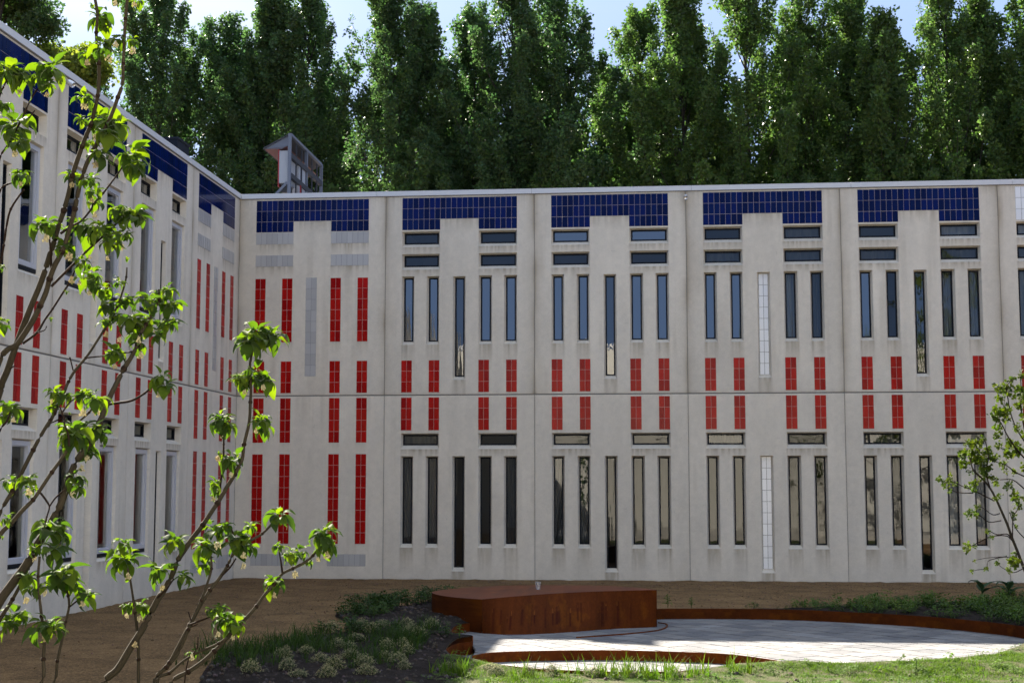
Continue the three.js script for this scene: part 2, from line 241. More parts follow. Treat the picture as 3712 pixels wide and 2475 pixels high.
// ---------------------------------------------------------------- the building round the courtyard
const MOD = 2.1525, COL = MOD / 21, BAY = 2.785;
const TOP = 7.085, MID = 3.362;
const concreteBump = texOf(512, 512, (u, v) => { const q = 0.5 * vn(u * 256, v * 256) + 0.5 * fbm(u * 32, v * 32, 4) - (vn(u * 190 + 7, v * 190) > 0.93 ? 0.3 : 0); return [q, q, q]; }, false);
// concrete of one panel: stains under openings, along joints and under the coping
function panelTexture(seed, W, H, o) {
  const w = 640, h = Math.round(640 * H / W), ox = seed * 37.7, oy = seed * 11.3;
  return texOf(w, h, (u, v) => {
    const x = u * W, y = v * H, n1 = fbm(x * 0.9 + ox, y * 0.8 + oy, 4), n2 = fbm(x * 6 + ox, y * 0.9 + oy, 3), n3 = vn(x * 90 + ox, y * 90), n4 = fbm(x * 14 + oy, y * 14 + ox, 3);
    let k = 1 + 0.09 * (LAT[seed * 131 + 7] - 0.5) + 0.2 * (n1 - 0.5) + 0.13 * (n2 - 0.5) + 0.09 * (n3 - 0.5) + 0.12 * (n4 - 0.5), s = 0;
    for (const [a, b, top, len, amt] of o.marks) { const e = smooth(-0.03, 0.02, x - a) * smooth(-0.03, 0.02, b - x); if (e > 0 && y < top && y > top - len) { const q = (top - y) / len; s += amt * e * Math.pow(1 - q, 1.4) * (0.25 + 1.1 * vn(x * 32 + seed, y * 2.5)) * smooth(0, 0.03, q + 0.02); } }
    const je = Math.min(x - (o.el ?? 0), (o.er ?? W) - x);
    if (o.upper) { s += 0.85 * Math.exp(-Math.max(0, je) / 0.065) * (0.35 + 0.9 * vn(y * 2.2 + seed * 9, x > W / 2 ? 4 : 9)); s += 0.45 * Math.exp(-(H - y) / 0.16) * (0.15 + 1.2 * vn(x * 14 + seed * 5, 2) * vn(x * 40, 5)); s += 0.3 * Math.exp(-y / 0.03); }
    else { s += 0.3 * Math.exp(-Math.max(0, je) / 0.02) * vn(y * 3 + seed, 1); s += 0.35 * Math.exp(-y / 0.07) + 0.12 * Math.exp(-y / 0.3) * n1; }
    if (vn(x * 21 + ox, y * 21 + oy) > 0.975) k *= 0.86;
    s += 0.22 * smooth(0.5, 0.75, fbm(x * 7 + oy, y * 0.45 + ox, 3)) * smooth(0.4, 0.6, n1);
    s = clamp(s, 0, 1.2);
    return [0.625 * k * (1 - 0.45 * s), 0.567 * k * (1 - 0.49 * s), 0.475 * k * (1 - 0.55 * s)];
  });
}
const OPEN = { l: 0.03, r: 0.03, t: 0.02, b: 0.065, d: 0.1 };
// one precast panel: flat face with splayed openings and returned edges
function panelGeometry(x0, x1, y0, y1, holes) {
  const s = new THREE.Shape([[x0, y0], [x1, y0], [x1, y1], [x0, y1]].map(p => new THREE.Vector2(...p)));
  for (const h of holes) s.holes.push(new THREE.Path([[h.x0, h.y0], [h.x0, h.y1], [h.x1, h.y1], [h.x1, h.y0]].map(p => new THREE.Vector2(...p))));
  const f = new THREE.ShapeGeometry(s), pos = [], idx = [];
  const quad = (a, b, c, d) => { const n = pos.length / 3; pos.push(...a, ...b, ...c, ...d); idx.push(n, n + 1, n + 2, n, n + 2, n + 3); };
  for (const h of holes) {
    const i = h.in, d = -h.d;
    quad([h.x0, h.y1, 0], [h.x0, h.y0, 0], [i.x0, i.y0, d], [i.x0, i.y1, d]); quad([h.x1, h.y0, 0], [h.x1, h.y1, 0], [i.x1, i.y1, d], [i.x1, i.y0, d]);
    quad([h.x1, h.y1, 0], [h.x0, h.y1, 0], [i.x0, i.y1, d], [i.x1, i.y1, d]); quad([h.x0, h.y0, 0], [h.x1, h.y0, 0], [i.x1, i.y0, d], [i.x0, i.y0, d]);
    if (h.blind) quad([i.x0, i.y0, d], [i.x1, i.y0, d], [i.x1, i.y1, d], [i.x0, i.y1, d]);
    else { const e = d - 0.1; quad([i.x0, i.y1, d], [i.x0, i.y0, d], [i.x0, i.y0, e], [i.x0, i.y1, e]); quad([i.x1, i.y0, d], [i.x1, i.y1, d], [i.x1, i.y1, e], [i.x1, i.y0, e]); quad([i.x1, i.y1, d], [i.x0, i.y1, d], [i.x0, i.y1, e], [i.x1, i.y1, e]); quad([i.x0, i.y0, d], [i.x1, i.y0, d], [i.x1, i.y0, e], [i.x0, i.y0, e]); }
  }
  const z = -0.06; quad([x0, y1, 0], [x0, y1, z], [x0, y0, z], [x0, y0, 0]); quad([x1, y0, 0], [x1, y0, z], [x1, y1, z], [x1, y1, 0]); quad([x0, y1, z], [x0, y1, 0], [x1, y1, 0], [x1, y1, z]); quad([x0, y0, 0], [x0, y0, z], [x1, y0, z], [x1, y0, 0]);
  const q = geom(pos, idx, pos.filter((_, i) => i % 3 < 2)).toNonIndexed(), g = mergeGeometries([f.toNonIndexed(), q]); g.computeVertexNormals();
  const uv = g.attributes.uv; for (let i = 0; i < uv.count; i++) uv.setXY(i, (uv.getX(i) - x0) / (x1 - x0), (uv.getY(i) - y0) / (y1 - y0));
  return g;
}
const hole = (x0, x1, y0, y1, o = {}) => { const k = { ...OPEN, ...o }; return { x0, x1, y0, y1, d: k.d, kind: k.kind ?? 'window', blind: k.blind, in: { x0: x0 + k.l, x1: x1 - k.r, y0: y0 + k.b, y1: y1 - k.t }, curtain: k.curtain }; };
M.frame = matt([0.005, 0.007, 0.012], 0.5, 0.25);
M.silver = std([0.5, 0.51, 0.56], 0.35, { metalness: 0.25 });
M.sealant = matt([0.2, 0.195, 0.19], 0.95, 0.1);
M.groutRed = matt([0.5, 0.3, 0.27], 0.95, 0.1); M.groutBlue = matt([0.31, 0.27, 0.29], 0.95, 0.1); M.groutPale = matt([0.27, 0.27, 0.28], 0.95, 0.1);
M.coping = std([0.58, 0.585, 0.6], 0.45);
M.room = std([0.22, 0.21, 0.2], 0.95);
M.roofing = std([0.08, 0.08, 0.085], 0.95);
M.plain = std([0.625, 0.567, 0.475], 0.9, { bumpMap: concreteBump, bumpScale: 0.002 });
M.glass = new THREE.MeshPhysicalMaterial({ transmission: 1, thickness: 0, roughness: 0, ior: 2.5, side: THREE.DoubleSide }); M.glass.color.setRGB(0.5, 0.56, 0.58);
M.glass.bumpMap = texOf(128, 128, (u, v) => { const q = fbm(u * 3, v * 5, 2); return [q, q, q]; }, false); M.glass.bumpScale = 0.0016;
M.glassLow = M.glass.clone(); M.glassLow.ior = 1.52; M.glassLow.color.setRGB(0.45, 0.52, 0.5);
M.glassMid = M.glass.clone(); M.glassMid.ior = 2.05;
M.glassPlain = new THREE.MeshPhysicalMaterial({ transmission: 1, thickness: 0, roughness: 0, ior: 1.62, side: THREE.DoubleSide }); M.glassPlain.color.setRGB(0.7, 0.75, 0.77);
M.cloth = leafMat([0.42, 0.42, 0.43], 0.25, 1);
M.clothDark = leafMat([0.1, 0.1, 0.105], 0.15, 1);
const glaze = (c, rough, spec) => { const m = new THREE.MeshPhysicalMaterial({ roughness: rough, specularIntensity: spec }); m.color.setRGB(...c); return m; };
const TILE = {
  blue_tile: [[0.0015, 0.008, 0.06], [0.002, 0.0105, 0.075], [0.001, 0.006, 0.048], [0.002, 0.009, 0.085]].map(c => glaze(c, 0.12, 0.2)),
  red_tile: [[0.31, 0.004, 0.003], [0.38, 0.007, 0.005], [0.26, 0.003, 0.003], [0.34, 0.009, 0.005]].map(c => glaze(c, 0.16, 0.22)),
  grey_tile: [[0.37, 0.36, 0.35], [0.41, 0.40, 0.39]].map(c => std(c, 0.3)),
  white_tile: [[0.76, 0.76, 0.77], [0.8, 0.8, 0.8]].map(c => std(c, 0.18)),
};
const tileRng = rng(4242), tileGeo = {};
function tiles(parent, name, x0, y0, nx, ny, pw, ph, z = 0, joined = false) {
  const key = pw.toFixed(4) + ph.toFixed(4), gap = 0.0075, list = []; const g0 = tileGeo[key] ??= box(pw - gap, ph - gap, 0.009);
  if (name !== 'white_tile' || !z) part(parent, 'grout', span(x0 + 0.001, x0 + nx * pw - 0.001, y0 + 0.001, y0 + ny * ph - 0.001, z - 0.004, z + 0.001), M[name === 'red_tile' ? 'groutRed' : name === 'blue_tile' ? 'groutBlue' : 'groutPale']);
  for (let j = 0; j < ny; j++) for (let i = 0; i < nx; i++) {
    const mat = TILE[name][Math.floor(tileRng() * TILE[name].length)], x = x0 + (i + 0.5) * pw, y = y0 + (j + 0.5) * ph, rx = (tileRng() - 0.5) * 0.012, ry = (tileRng() - 0.5) * 0.012;
    if (joined) { list.push(g0.clone().rotateX(rx).rotateY(ry).translate(x, y, z)); continue; }
    const m = part(parent, name, g0, mat); m.position.set(x, y, z); m.rotation.set(rx, ry, 0);
  }
  if (joined) { const m = part(parent, name + 's', mergeGeometries(list), TILE[name][0]); m.userData.kind = 'stuff'; }
}
const frameGeo = {};
function windowIn(parent, h, style, label) {
  const i = h.in, w = i.x1 - i.x0, t = i.y1 - i.y0, key = style + w.toFixed(3) + t.toFixed(3), b = style === 'silver' ? 0.06 : w > 0.4 ? 0.033 : 0.029;
  const kit = frameGeo[key] ??= (() => {
    const ring = (x0, x1, y0, y1, q, dz, z) => { const s = new THREE.Shape([[x0, y0], [x1, y0], [x1, y1], [x0, y1]].map(p => new THREE.Vector2(...p))); s.holes.push(new THREE.Path([[x0 + q, y0 + q], [x0 + q, y1 - q], [x1 - q, y1 - q], [x1 - q, y0 + q]].map(p => new THREE.Vector2(...p)))); return new THREE.ExtrudeGeometry(s, { depth: dz, bevelEnabled: false }).translate(0, 0, z); };
    const W2 = w / 2, T2 = t / 2; let f;
    if (style === 'silver') f = mergeGeometries([ring(-W2 + 0.002, W2 - 0.002, -T2 + 0.055, T2 - 0.002, b, 0.06, -0.035), ring(-W2 + 0.056, W2 - 0.056, -T2 + 0.109, T2 - 0.056, 0.02, 0.03, -0.03)]);
    else f = mergeGeometries([ring(-W2 - 0.008, W2 + 0.008, -T2 - 0.008, T2 + 0.008, b, 0.05, -0.05), ring(-W2 + b - 0.011, W2 - b + 0.011, -T2 + b - 0.011, T2 - b + 0.011, 0.008, 0.03, -0.042)]);
    return { f, g: new THREE.PlaneGeometry(w - b, t - b), s: box(w - 0.004, 0.052, 0.06, 0, -T2 + 0.027, -0.01) };
  })();
  const o = new THREE.Group(); o.name = 'window'; o.position.set((i.x0 + i.x1) / 2, (i.y0 + i.y1) / 2, -h.d); parent.add(o); if (label) o.userData.label = label;
  part(o, 'window_frame', kit.f, style === 'silver' ? M.silver : M.frame);
  if (style === 'silver') part(o, 'sill', kit.s, M.frame);
  const g = part(o, 'glass', kit.g, h.curtain ? M.glassPlain : h.y0 < 3.3 ? M.glassLow : h.y0 < 4 ? M.glassMid : M.glass); g.position.z = -0.022; g.rotation.set((tileRng() - 0.5) * 0.006, (tileRng() - 0.5) * 0.008, 0);
  if (h.curtain === 1 || h.curtain === 2) {
    const n = 26, pos = [], idx = []; for (let k = 0; k <= n; k++) for (const y of [-t / 2 - 0.05, t / 2 + 0.05]) pos.push(-w / 2 - 0.08 + (w + 0.16) * k / n, y, -0.2 + 0.025 * Math.sin(k * 1.35 + 0.4 * Math.sin(k)));
    for (let k = 0; k < n; k++) idx.push(2 * k, 2 * k + 2, 2 * k + 1, 2 * k + 1, 2 * k + 2, 2 * k + 3);
    part(o, 'curtain', geom(pos, idx), h.curtain === 2 ? M.clothDark : M.cloth);
  }
}
const C0 = [0, 0.466, 0.958, 1.438, 1.908], CW = [0.236, 0.236, 0.236, 0.25, 0.245], RX = [0, 5 * COL, 14 * COL, 19 * COL];
// the openings and tiles of one bay; x is the left edge of its tiled module
function bay(wing, x, kind, X0, X1, seed, opt = {}) {
  const up = [], lo = [], cu = opt.curtains ?? {};
  const H = [[0, 0.708], [1.438, 2.152]];
  if (kind !== 'blank') {
    H.forEach(([a, b], k) => {
      up.push(hole(x + a, x + b, 6.118, 6.412, { curtain: cu['a' + k] }));
      if (kind === 'slim') up.push(hole(x + a, x + b, 5.694, 5.988, { curtain: cu['b' + k] }));
      lo.push(hole(x + a, x + b, 2.375, 2.658, { curtain: cu['c' + k] }));
    });
    const q = kind === 'wide' ? { d: 0.05 } : {}, mid = { ...q, curtain: cu.m }, midLow = { ...q, curtain: cu.n };
    if (kind === 'slim') for (const k of [0, 1, 3, 4]) { up.push(hole(x + C0[k], x + C0[k] + CW[k], 4.292, 5.57, { curtain: cu['t' + k] })); lo.push(hole(x + C0[k], x + C0[k] + CW[k], 0.582, 2.24, { curtain: cu['l' + k] })); }
    else for (const [a, b] of [[0.065, 0.7], [1.455, 2.09]]) { up.push(hole(x + a, x + b, 4.3, 5.985, { kind: 'silver', d: 0.06, b: 0.05, curtain: cu.big })); lo.push(hole(x + a, x + b, 0.65, 2.27, { kind: 'silver', d: 0.06, b: 0.05, curtain: cu.big })); }
    const b = opt.whiteMid ? { blind: true, d: 0.09, kind: 'blind' } : {};
    up.push(hole(x + C0[2], x + C0[2] + CW[2], 3.636, 5.562, { ...mid, ...b })); lo.push(hole(x + C0[2], x + C0[2] + CW[2], 0.158, 2.24, { ...midLow, ...b }));
  }
  const marks = (hs, y0) => hs.map(h => [h.x0 - X0, h.x1 - X0, h.y0 - y0, h.x1 - h.x0 > 0.4 ? 0.2 : 0.55, 0.75]);
  const mu = marks(up, MID), ml = marks(lo, 0), m = x - X0, hu = TOP - MID;
  for (const r of RX) { mu.push([m + r, m + r + 2 * COL, 3.41 - MID, 0.05, 0.3]); ml.push([m + r, m + r + 2 * COL, (kind === 'blank' ? 2.49 : 2.71), 0.2, 0.25]); if (kind === 'blank') { mu.push([m + r, m + r + 2 * COL, 4.36 - MID, 0.33, 0.4]); ml.push([m + r, m + r + 2 * COL, 0.64, 0.2, 0.2]); } }
  mu.push([m + 7 * COL, m + 14 * COL, 6.64 - MID, 0.3, 0.5]);
  if (kind === 'blank') for (const a of [0, 14 * COL]) { mu.push([m + a, m + a + 7 * COL, 6.21 - MID, 0.24, 0.6]); mu.push([m + a, m + a + 7 * COL, 5.79 - MID, 0.25, 0.6]); }
  const G = 0.005, pm = (s, W, Hh, o) => std([1, 1, 1], 0.88, { map: panelTexture(s, W, Hh, o), bumpMap: again(concreteBump, W / 0.7, Hh / 0.7), bumpScale: 0.0022 });
  const p1 = part(wing, 'concrete_panel', panelGeometry(X0 + G, X1 - G, MID + 0.011, TOP, up), pm(seed, X1 - X0, hu, { marks: mu, upper: true }));
  const p2 = part(wing, 'concrete_panel', panelGeometry(X0 + G, X1 - G, -0.1, MID - 0.011, lo), pm(seed + 50, X1 - X0, MID + 0.1, { marks: ml.map(q => [q[0], q[1], q[2] + 0.1, q[3], q[4]]) }));
  for (const h of up.concat(lo)) if (h.kind === 'blind') { const i = h.in, n = Math.max(1, Math.round((i.y1 - i.y0) / 0.203)); part(wing, 'grout', span(i.x0 + 0.002, i.x1 - 0.002, i.y0 + 0.002, i.y1 - 0.002, -h.d - 0.01, -h.d + 0.002), M.sealant); tiles(wing, 'white_tile', i.x0 + 0.004, i.y0, 2, n, (i.x1 - i.x0 - 0.008) / 2, (i.y1 - i.y0) / n, -h.d + 0.004); } else windowIn(wing, h, h.kind === 'silver' ? 'silver' : 'dark', opt.names?.(h));
  // tiles: frieze, grey bands, red columns
  const fr = opt.frieze ?? 'blue_tile', fh = 0.2025;
  const cols = opt.cols ?? 21;
  tiles(wing, fr, x, 7.0475 - 2 * fh, cols, 2, COL, fh); tiles(wing, fr, x, 7.0475 - 3 * fh, Math.min(7, cols), 1, COL, fh);
  if (cols === 21) tiles(wing, fr, x + 14 * COL, 7.0475 - 3 * fh, 7, 1, COL, fh);
  for (const r of RX.slice(0, opt.cols ? 1 : 4)) {
    tiles(wing, 'red_tile', x + r, 3.409, 2, 3, COL * 0.98, 0.199);
    if (kind === 'blank') { tiles(wing, 'red_tile', x + r, 4.363, 2, 6, COL * 0.98, 0.2); tiles(wing, 'red_tile', x + r, 2.491, 2, 4, COL * 0.98, 0.207); tiles(wing, 'red_tile', x + r, 0.64, 2, 8, COL * 0.98, 0.2054, 0, !!opt.joinLow); }
    else tiles(wing, 'red_tile', x + r, 2.712, 2, 3, COL * 0.98, 0.2025);
  }
  if (kind === 'blank') { for (const a of [0, 14 * COL]) { tiles(wing, 'grey_tile', x + a, 6.212, 7, 1, COL, 0.22); tiles(wing, 'grey_tile', x + a, 5.79, 7, 1, COL, 0.214); tiles(wing, 'grey_tile', x + a, 0.239, 7, 1, COL, 0.216); } tiles(wing, 'grey_tile', x + 0.969, 3.723, 2, 9, 0.1035, 0.2055); }
}
function coping(wing, x0, x1, cuts) { const c = [x0, ...cuts, x1]; for (let i = 0; i + 1 < c.length; i++) part(wing, 'coping', span(c[i] + 0.003, c[i + 1] - 0.003, 7.087, 7.178, -0.3, 0.028), M.coping); part(wing, 'coping_joint', span(x0, x1, 7.075, 7.172, -0.25, 0.012), M.sealant); }
function joints(wing, xs, x0, x1) { for (const x of xs) part(wing, 'joint', span(x - 0.03, x + 0.03, -0.1, TOP, -0.05, -0.012), M.sealant); part(wing, 'joint', span(x0, x1, MID - 0.03, MID + 0.03, -0.055, -0.014), M.sealant); }

const back = thing('back_wing', 'two storey pale concrete wing facing the courtyard, with slim windows and dark blue tile frieze', 'building');
{
  const B1 = 0.3204, L0 = 2.795, lift = k => L0 + (k - 1) * BAY;
  const cu = [null, { a0: 3, a1: 3, b0: 3, b1: 3, l0: 2, l1: 2, l3: 3, l4: 2, c0: 2, c1: 3, n: 3 }, { b0: 3, b1: 3, l0: 2, l1: 2 }, { a0: 3, b0: 2, a1: 2, b1: 2, t3: 1, t4: 2, c0: 2 }, { a0: 3, a1: 1, b0: 2, b1: 2, t1: 3, t3: 1, t4: 1, c1: 1, l0: 3, l3: 1, l4: 1, c0: 2, n: 3 }, { a0: 1, b0: 2, t0: 1 }];
  bay(back, B1, 'blank', 0, L0, 1, { joinLow: true });
  for (let p = 1; p <= 5; p++) bay(back, B1 + p * BAY, 'slim', lift(p), lift(p + 1), p + 1, { curtains: cu[p], whiteMid: p === 3, frieze: p === 5 ? 'white_tile' : 'blue_tile', cols: p === 5 ? 3 : undefined });
  joints(back, [0.0, 1, 2, 3, 4, 5, 6].map(k => k ? lift(k) : -0.02), -0.02, lift(6));
  part(back, 'concrete_panel', panelGeometry(lift(6) + 0.007, 26, -0.1, TOP, []), M.plain);
  coping(back, 0.03, 26, [2.62, 5.53, 8.47, 11.35, 14.2, 17, 20, 23]);
  part(back, 'roof', span(-7, 26, 6.85, 7.04, -7, -0.06), M.roofing);
  part(back, 'rear_wall', span(-7, 26, -0.2, 7.1, -7.25, -7), M.plain);
  part(back, 'end_wall', span(26, 26.25, -0.2, 7.1, -7.25, 0), M.plain);
  part(back, 'room_wall', span(0.1, 26, -0.1, 6.84, -4.2, -4.1), M.room);
  part(back, 'room_floor', mergeGeometries([span(-7, 26, 3.25, 3.47, -7, -0.3), span(-7, 26, -0.1, 0.02, -7, -0.3)]), M.room);
  const rooms = [2.79, 5.57, 8.36, 11.15, 13.93]; part(back, 'partition', mergeGeometries(rooms.map(x => span(x - 0.05, x + 0.05, 0, 6.8, -4.1, -0.3))), M.room);
}
const side = thing('side_wing', 'two storey pale concrete wing on the left with wide silver framed windows and blue frieze', 'building', [0, 0, 0], Math.PI / 2);
{ // its own x runs away from the courtyard corner towards minus
  const BL = 0.337, P = 2.79, edge = k => k ? -(2.788 + (k - 1) * P) : 0, at = q => -(BL + q * P + MOD);
  bay(side, at(0), 'blank', edge(1), edge(0), 11);
  for (let q = 1; q <= 4; q++) bay(side, at(q), 'wide', edge(q + 1), edge(q), 11 + q, { whiteMid: q === 2 || q === 4, curtains: q < 3 ? { big: 2 } : {} });
  joints(side, [1, 2, 3, 4, 5].map(edge), edge(5), 0.02);
  part(side, 'concrete_panel', panelGeometry(-33, edge(5) - 0.007, -0.1, TOP, []), M.plain);
  coping(side, -33, 0.0, [-30, -27, -24, -21, -18, -15, -12.1, -9.2, -6.1, -3.1]);
  part(side, 'roof', span(-33, -0.1, 6.85, 7.035, -7, -0.06), M.roofing);
  part(side, 'rear_wall', span(-33, 7.2, -0.2, 7.1, -7.25, -7.0), M.plain);
  part(side, 'end_wall', span(-33.25, -33, -0.2, 7.1, -7.25, 0), M.plain);
  part(side, 'room_wall', span(-33, -0.1, -0.1, 6.84, -4.2, -4.1), M.room);
  part(side, 'room_floor', mergeGeometries([span(-33, -0.1, 3.25, 3.465, -6.9, -0.3), span(-33, -0.1, -0.1, 0.015, -6.9, -0.3)]), M.room);
}
{ // the wing opposite, behind the viewer: seen only mirrored in the panes
  const w = thing('opposite_wing', 'pale rendered wing closing the courtyard behind the viewer, mirrored in the panes', 'building', [0, 0, 29.6], Math.PI);
  const hs = []; for (let k = 0; k < 8; k++) for (const y of [4.3]) hs.push(hole(-24 + k * 3, -23.1 + k * 3, y, y + 1.5));
  part(w, 'wall', panelGeometry(-26, 0, -0.1, 7, hs), std([0.5, 0.49, 0.45], 0.9));
  for (const h of hs) windowIn(w, h, 'dark');
  coping(w, -26, 0, []); part(w, 'roof', span(-26, 0, 6.8, 6.99, -7, -0.06), M.roofing); part(w, 'rear_wall', span(-26, 0, 0, 7, -7.2, -7), M.plain); part(w, 'room_wall', span(-26, 0, 0, 6.8, -3.1, -3), M.room);
}
// ---------------------------------------------------------------- traced growth of the shrubs and the young tree, metres from each foot: [x, y, z, radius]
const LEFT_STEMS = [];
LEFT_STEMS.push([[.000,.000,.000,.020],[.159,.635,-.089,.019],[.454,1.271,-.178,.017],[.484,1.323,-.195,.017],[.533,1.398,-.212,.016],[.564,1.468,-.228,.016],[.588,1.519,-.246,.015],[.632,1.609,-.261,.014],[.650,1.673,-.276,.014],[.676,1.771,-.289,.013],[.721,1.849,-.305,.013],[.740,1.903,-.322,.012],[.759,1.956,-.338,.011],[.783,2.034,-.353,.011],[.806,2.096,-.369,.010],[.824,2.147,-.386,.010],[.848,2.198,-.403,.009],[.863,2.243,-.420,.008],[.866,2.282,-.436,.008],[.884,2.328,-.453,.007],[.902,2.374,-.471,.006],[.921,2.426,-.487,.006],[.915,2.473,-.502,.005]]);
LEFT_STEMS.push([[.000,.000,.000,.009],[.151,.600,-.117,.009],[.431,1.199,-.233,.008],[.471,1.269,-.242,.007],[.517,1.364,-.250,.006],[.545,1.428,-.258,.005],[.566,1.512,-.265,.005]]);
LEFT_STEMS.push([[.000,.000,.000,.010],[.175,.759,-.028,.009],[.501,1.518,-.056,.009],[.535,1.555,-.064,.008],[.576,1.605,-.071,.008],[.610,1.642,-.079,.007],[.638,1.686,-.085,.007],[.673,1.743,-.091,.007],[.702,1.787,-.098,.006],[.730,1.837,-.104,.006],[.746,1.907,-.107,.005],[.742,1.908,-.115,.005],[.760,1.932,-.122,.004],[.792,1.964,-.130,.004],[.812,1.997,-.137,.004]]);
LEFT_STEMS.push([[.754,1.836,-.047,.004],[.749,1.879,-.047,.004],[.732,1.923,-.046,.003],[.732,1.928,-.051,.003],[.713,1.981,-.049,.003]]);
LEFT_STEMS.push([[.000,.000,.000,.010],[.136,.797,-.145,.009],[.389,1.595,-.290,.008],[.427,1.673,-.305,.008],[.459,1.752,-.320,.008],[.491,1.831,-.334,.008],[.523,1.904,-.349,.007],[.541,1.945,-.367,.007],[.524,1.926,-.387,.007],[.541,1.976,-.403,.007],[.565,2.039,-.418,.006],[.582,2.102,-.433,.006],[.600,2.147,-.450,.006],[.636,2.199,-.467,.005],[.667,2.257,-.484,.005],[.692,2.310,-.501,.005],[.716,2.362,-.517,.005],[.732,2.409,-.534,.004],[.747,2.469,-.549,.004],[.757,2.535,-.562,.004],[.753,2.576,-.577,.003]]);
LEFT_STEMS.push([[.611,2.144,-.406,.003],[.602,2.181,-.402,.003],[.598,2.196,-.400,.003]]);
LEFT_STEMS.push([[.648,2.198,-.455,.003],[.695,2.200,-.434,.003],[.754,2.203,-.414,.003]]);
LEFT_STEMS.push([[.564,1.935,-.322,.003],[.615,1.945,-.275,.003],[.666,1.955,-.229,.002]]);
LEFT_STEMS.push([[.610,1.978,-.322,.003],[.618,2.017,-.369,.003],[.635,2.045,-.419,.002]]);
LEFT_STEMS.push([[.000,.000,.000,.009],[.241,.496,-.013,.008],[.688,.992,-.026,.007],[.688,1.074,-.035,.007],[.685,1.152,-.043,.006],[.669,1.224,-.051,.006],[.654,1.303,-.059,.005],[.644,1.364,-.068,.005],[.643,1.437,-.077,.005]]);
LEFT_STEMS.push([[.000,.000,.000,.007],[.198,.468,-.212,.007],[.565,.937,-.424,.006],[.579,1.021,-.417,.006],[.596,1.093,-.411,.006],[.613,1.172,-.405,.005],[.627,1.232,-.400,.005],[.624,1.271,-.395,.005],[.619,1.291,-.393,.004]]);
LEFT_STEMS.push([[.627,1.228,-.400,.004],[.663,1.250,-.376,.003],[.696,1.270,-.352,.003]]);
LEFT_STEMS.push([[.591,1.686,-.148,.004],[.629,1.635,-.157,.004],[.638,1.616,-.160,.003],[.628,1.578,-.163,.003],[.618,1.540,-.166,.003]]);
LEFT_STEMS.push([[.638,1.616,-.160,.003],[.671,1.648,-.134,.003],[.713,1.677,-.110,.003]]);
LEFT_STEMS.push([[.000,.000,.000,.016],[.114,1.035,-.194,.015],[.326,2.070,-.387,.014],[.337,2.094,-.374,.013],[.361,2.136,-.361,.013],[.388,2.197,-.346,.013],[.406,2.232,-.333,.012],[.427,2.274,-.320,.012],[.456,2.334,-.305,.012],[.486,2.394,-.290,.011],[.519,2.459,-.276,.011],[.546,2.518,-.261,.011],[.572,2.584,-.246,.011],[.596,2.642,-.231,.010],[.619,2.701,-.216,.010],[.639,2.741,-.202,.010],[.662,2.805,-.187,.009],[.681,2.868,-.171,.009],[.705,2.924,-.156,.009],[.728,2.974,-.142,.008],[.749,3.014,-.129,.008],[.770,3.049,-.116,.008],[.789,3.099,-.101,.008],[.806,3.154,-.086,.007],[.816,3.214,-.070,.007],[.820,3.268,-.053,.007],[.819,3.317,-.037,.006],[.820,3.377,-.020,.006],[.829,3.441,-.003,.006],[.822,3.510,.016,.006]]);
LEFT_STEMS.push([[.000,.000,.000,.013],[.130,1.092,-.139,.013],[.372,2.184,-.279,.012],[.409,2.217,-.266,.011],[.444,2.231,-.256,.011],[.481,2.272,-.242,.011],[.517,2.318,-.228,.011],[.553,2.377,-.213,.010],[.582,2.429,-.198,.010],[.600,2.475,-.182,.010],[.624,2.521,-.167,.010],[.659,2.573,-.152,.009],[.688,2.642,-.136,.009],[.718,2.729,-.117,.009],[.732,2.771,-.101,.009],[.753,2.831,-.084,.008],[.777,2.886,-.069,.008],[.809,2.935,-.054,.008],[.835,2.974,-.040,.008],[.871,3.028,-.025,.007],[.897,3.072,-.010,.007],[.920,3.120,.005,.007],[.941,3.163,.020,.007],[.950,3.237,.039,.006],[.959,3.315,.059,.006],[.969,3.393,.079,.006],[.983,3.476,.099,.006]]);
LEFT_STEMS.push([[.611,2.444,-.174,.005],[.652,2.494,-.189,.005],[.688,2.538,-.205,.005],[.724,2.583,-.221,.004],[.778,2.640,-.237,.004],[.809,2.679,-.252,.004],[.845,2.716,-.269,.003]]);
LEFT_STEMS.push([[.649,2.644,-.157,.005],[.673,2.673,-.185,.005],[.704,2.702,-.214,.004],[.730,2.750,-.240,.004],[.724,2.771,-.266,.004],[.757,2.826,-.293,.004],[.801,2.903,-.318,.003],[.824,2.956,-.343,.003]]);
LEFT_STEMS.push([[.458,2.239,-.281,.005],[.506,2.283,-.298,.005],[.530,2.334,-.312,.004],[.554,2.379,-.326,.004],[.591,2.449,-.340,.004],[.609,2.488,-.354,.004],[.621,2.534,-.367,.003]]);
LEFT_STEMS.push([[.516,2.282,-.282,.003],[.543,2.291,-.284,.002],[.551,2.306,-.283,.002]]);
LEFT_STEMS.push([[.591,2.517,-.215,.005],[.611,2.569,-.161,.004],[.627,2.617,-.107,.003]]);
LEFT_STEMS.push([[.000,.000,.000,.005],[.195,1.246,.070,.005],[.556,2.492,.139,.004],[.577,2.545,.163,.004],[.597,2.614,.188,.004],[.621,2.666,.212,.004],[.667,2.718,.233,.003],[.684,2.725,.252,.003]]);
LEFT_STEMS.push([[.000,.000,.000,.005],[.195,1.374,.083,.004],[.558,2.748,.165,.004],[.572,2.771,.141,.003],[.597,2.786,.115,.003]]);
LEFT_STEMS.push([[.000,.000,.000,.005],[.180,1.444,.041,.004],[.514,2.889,.083,.004],[.535,2.919,.084,.004],[.566,2.975,.087,.004],[.592,3.021,.089,.004],[.618,3.078,.092,.003],[.644,3.124,.094,.003],[.686,3.164,.095,.003],[.706,3.185,.095,.003]]);
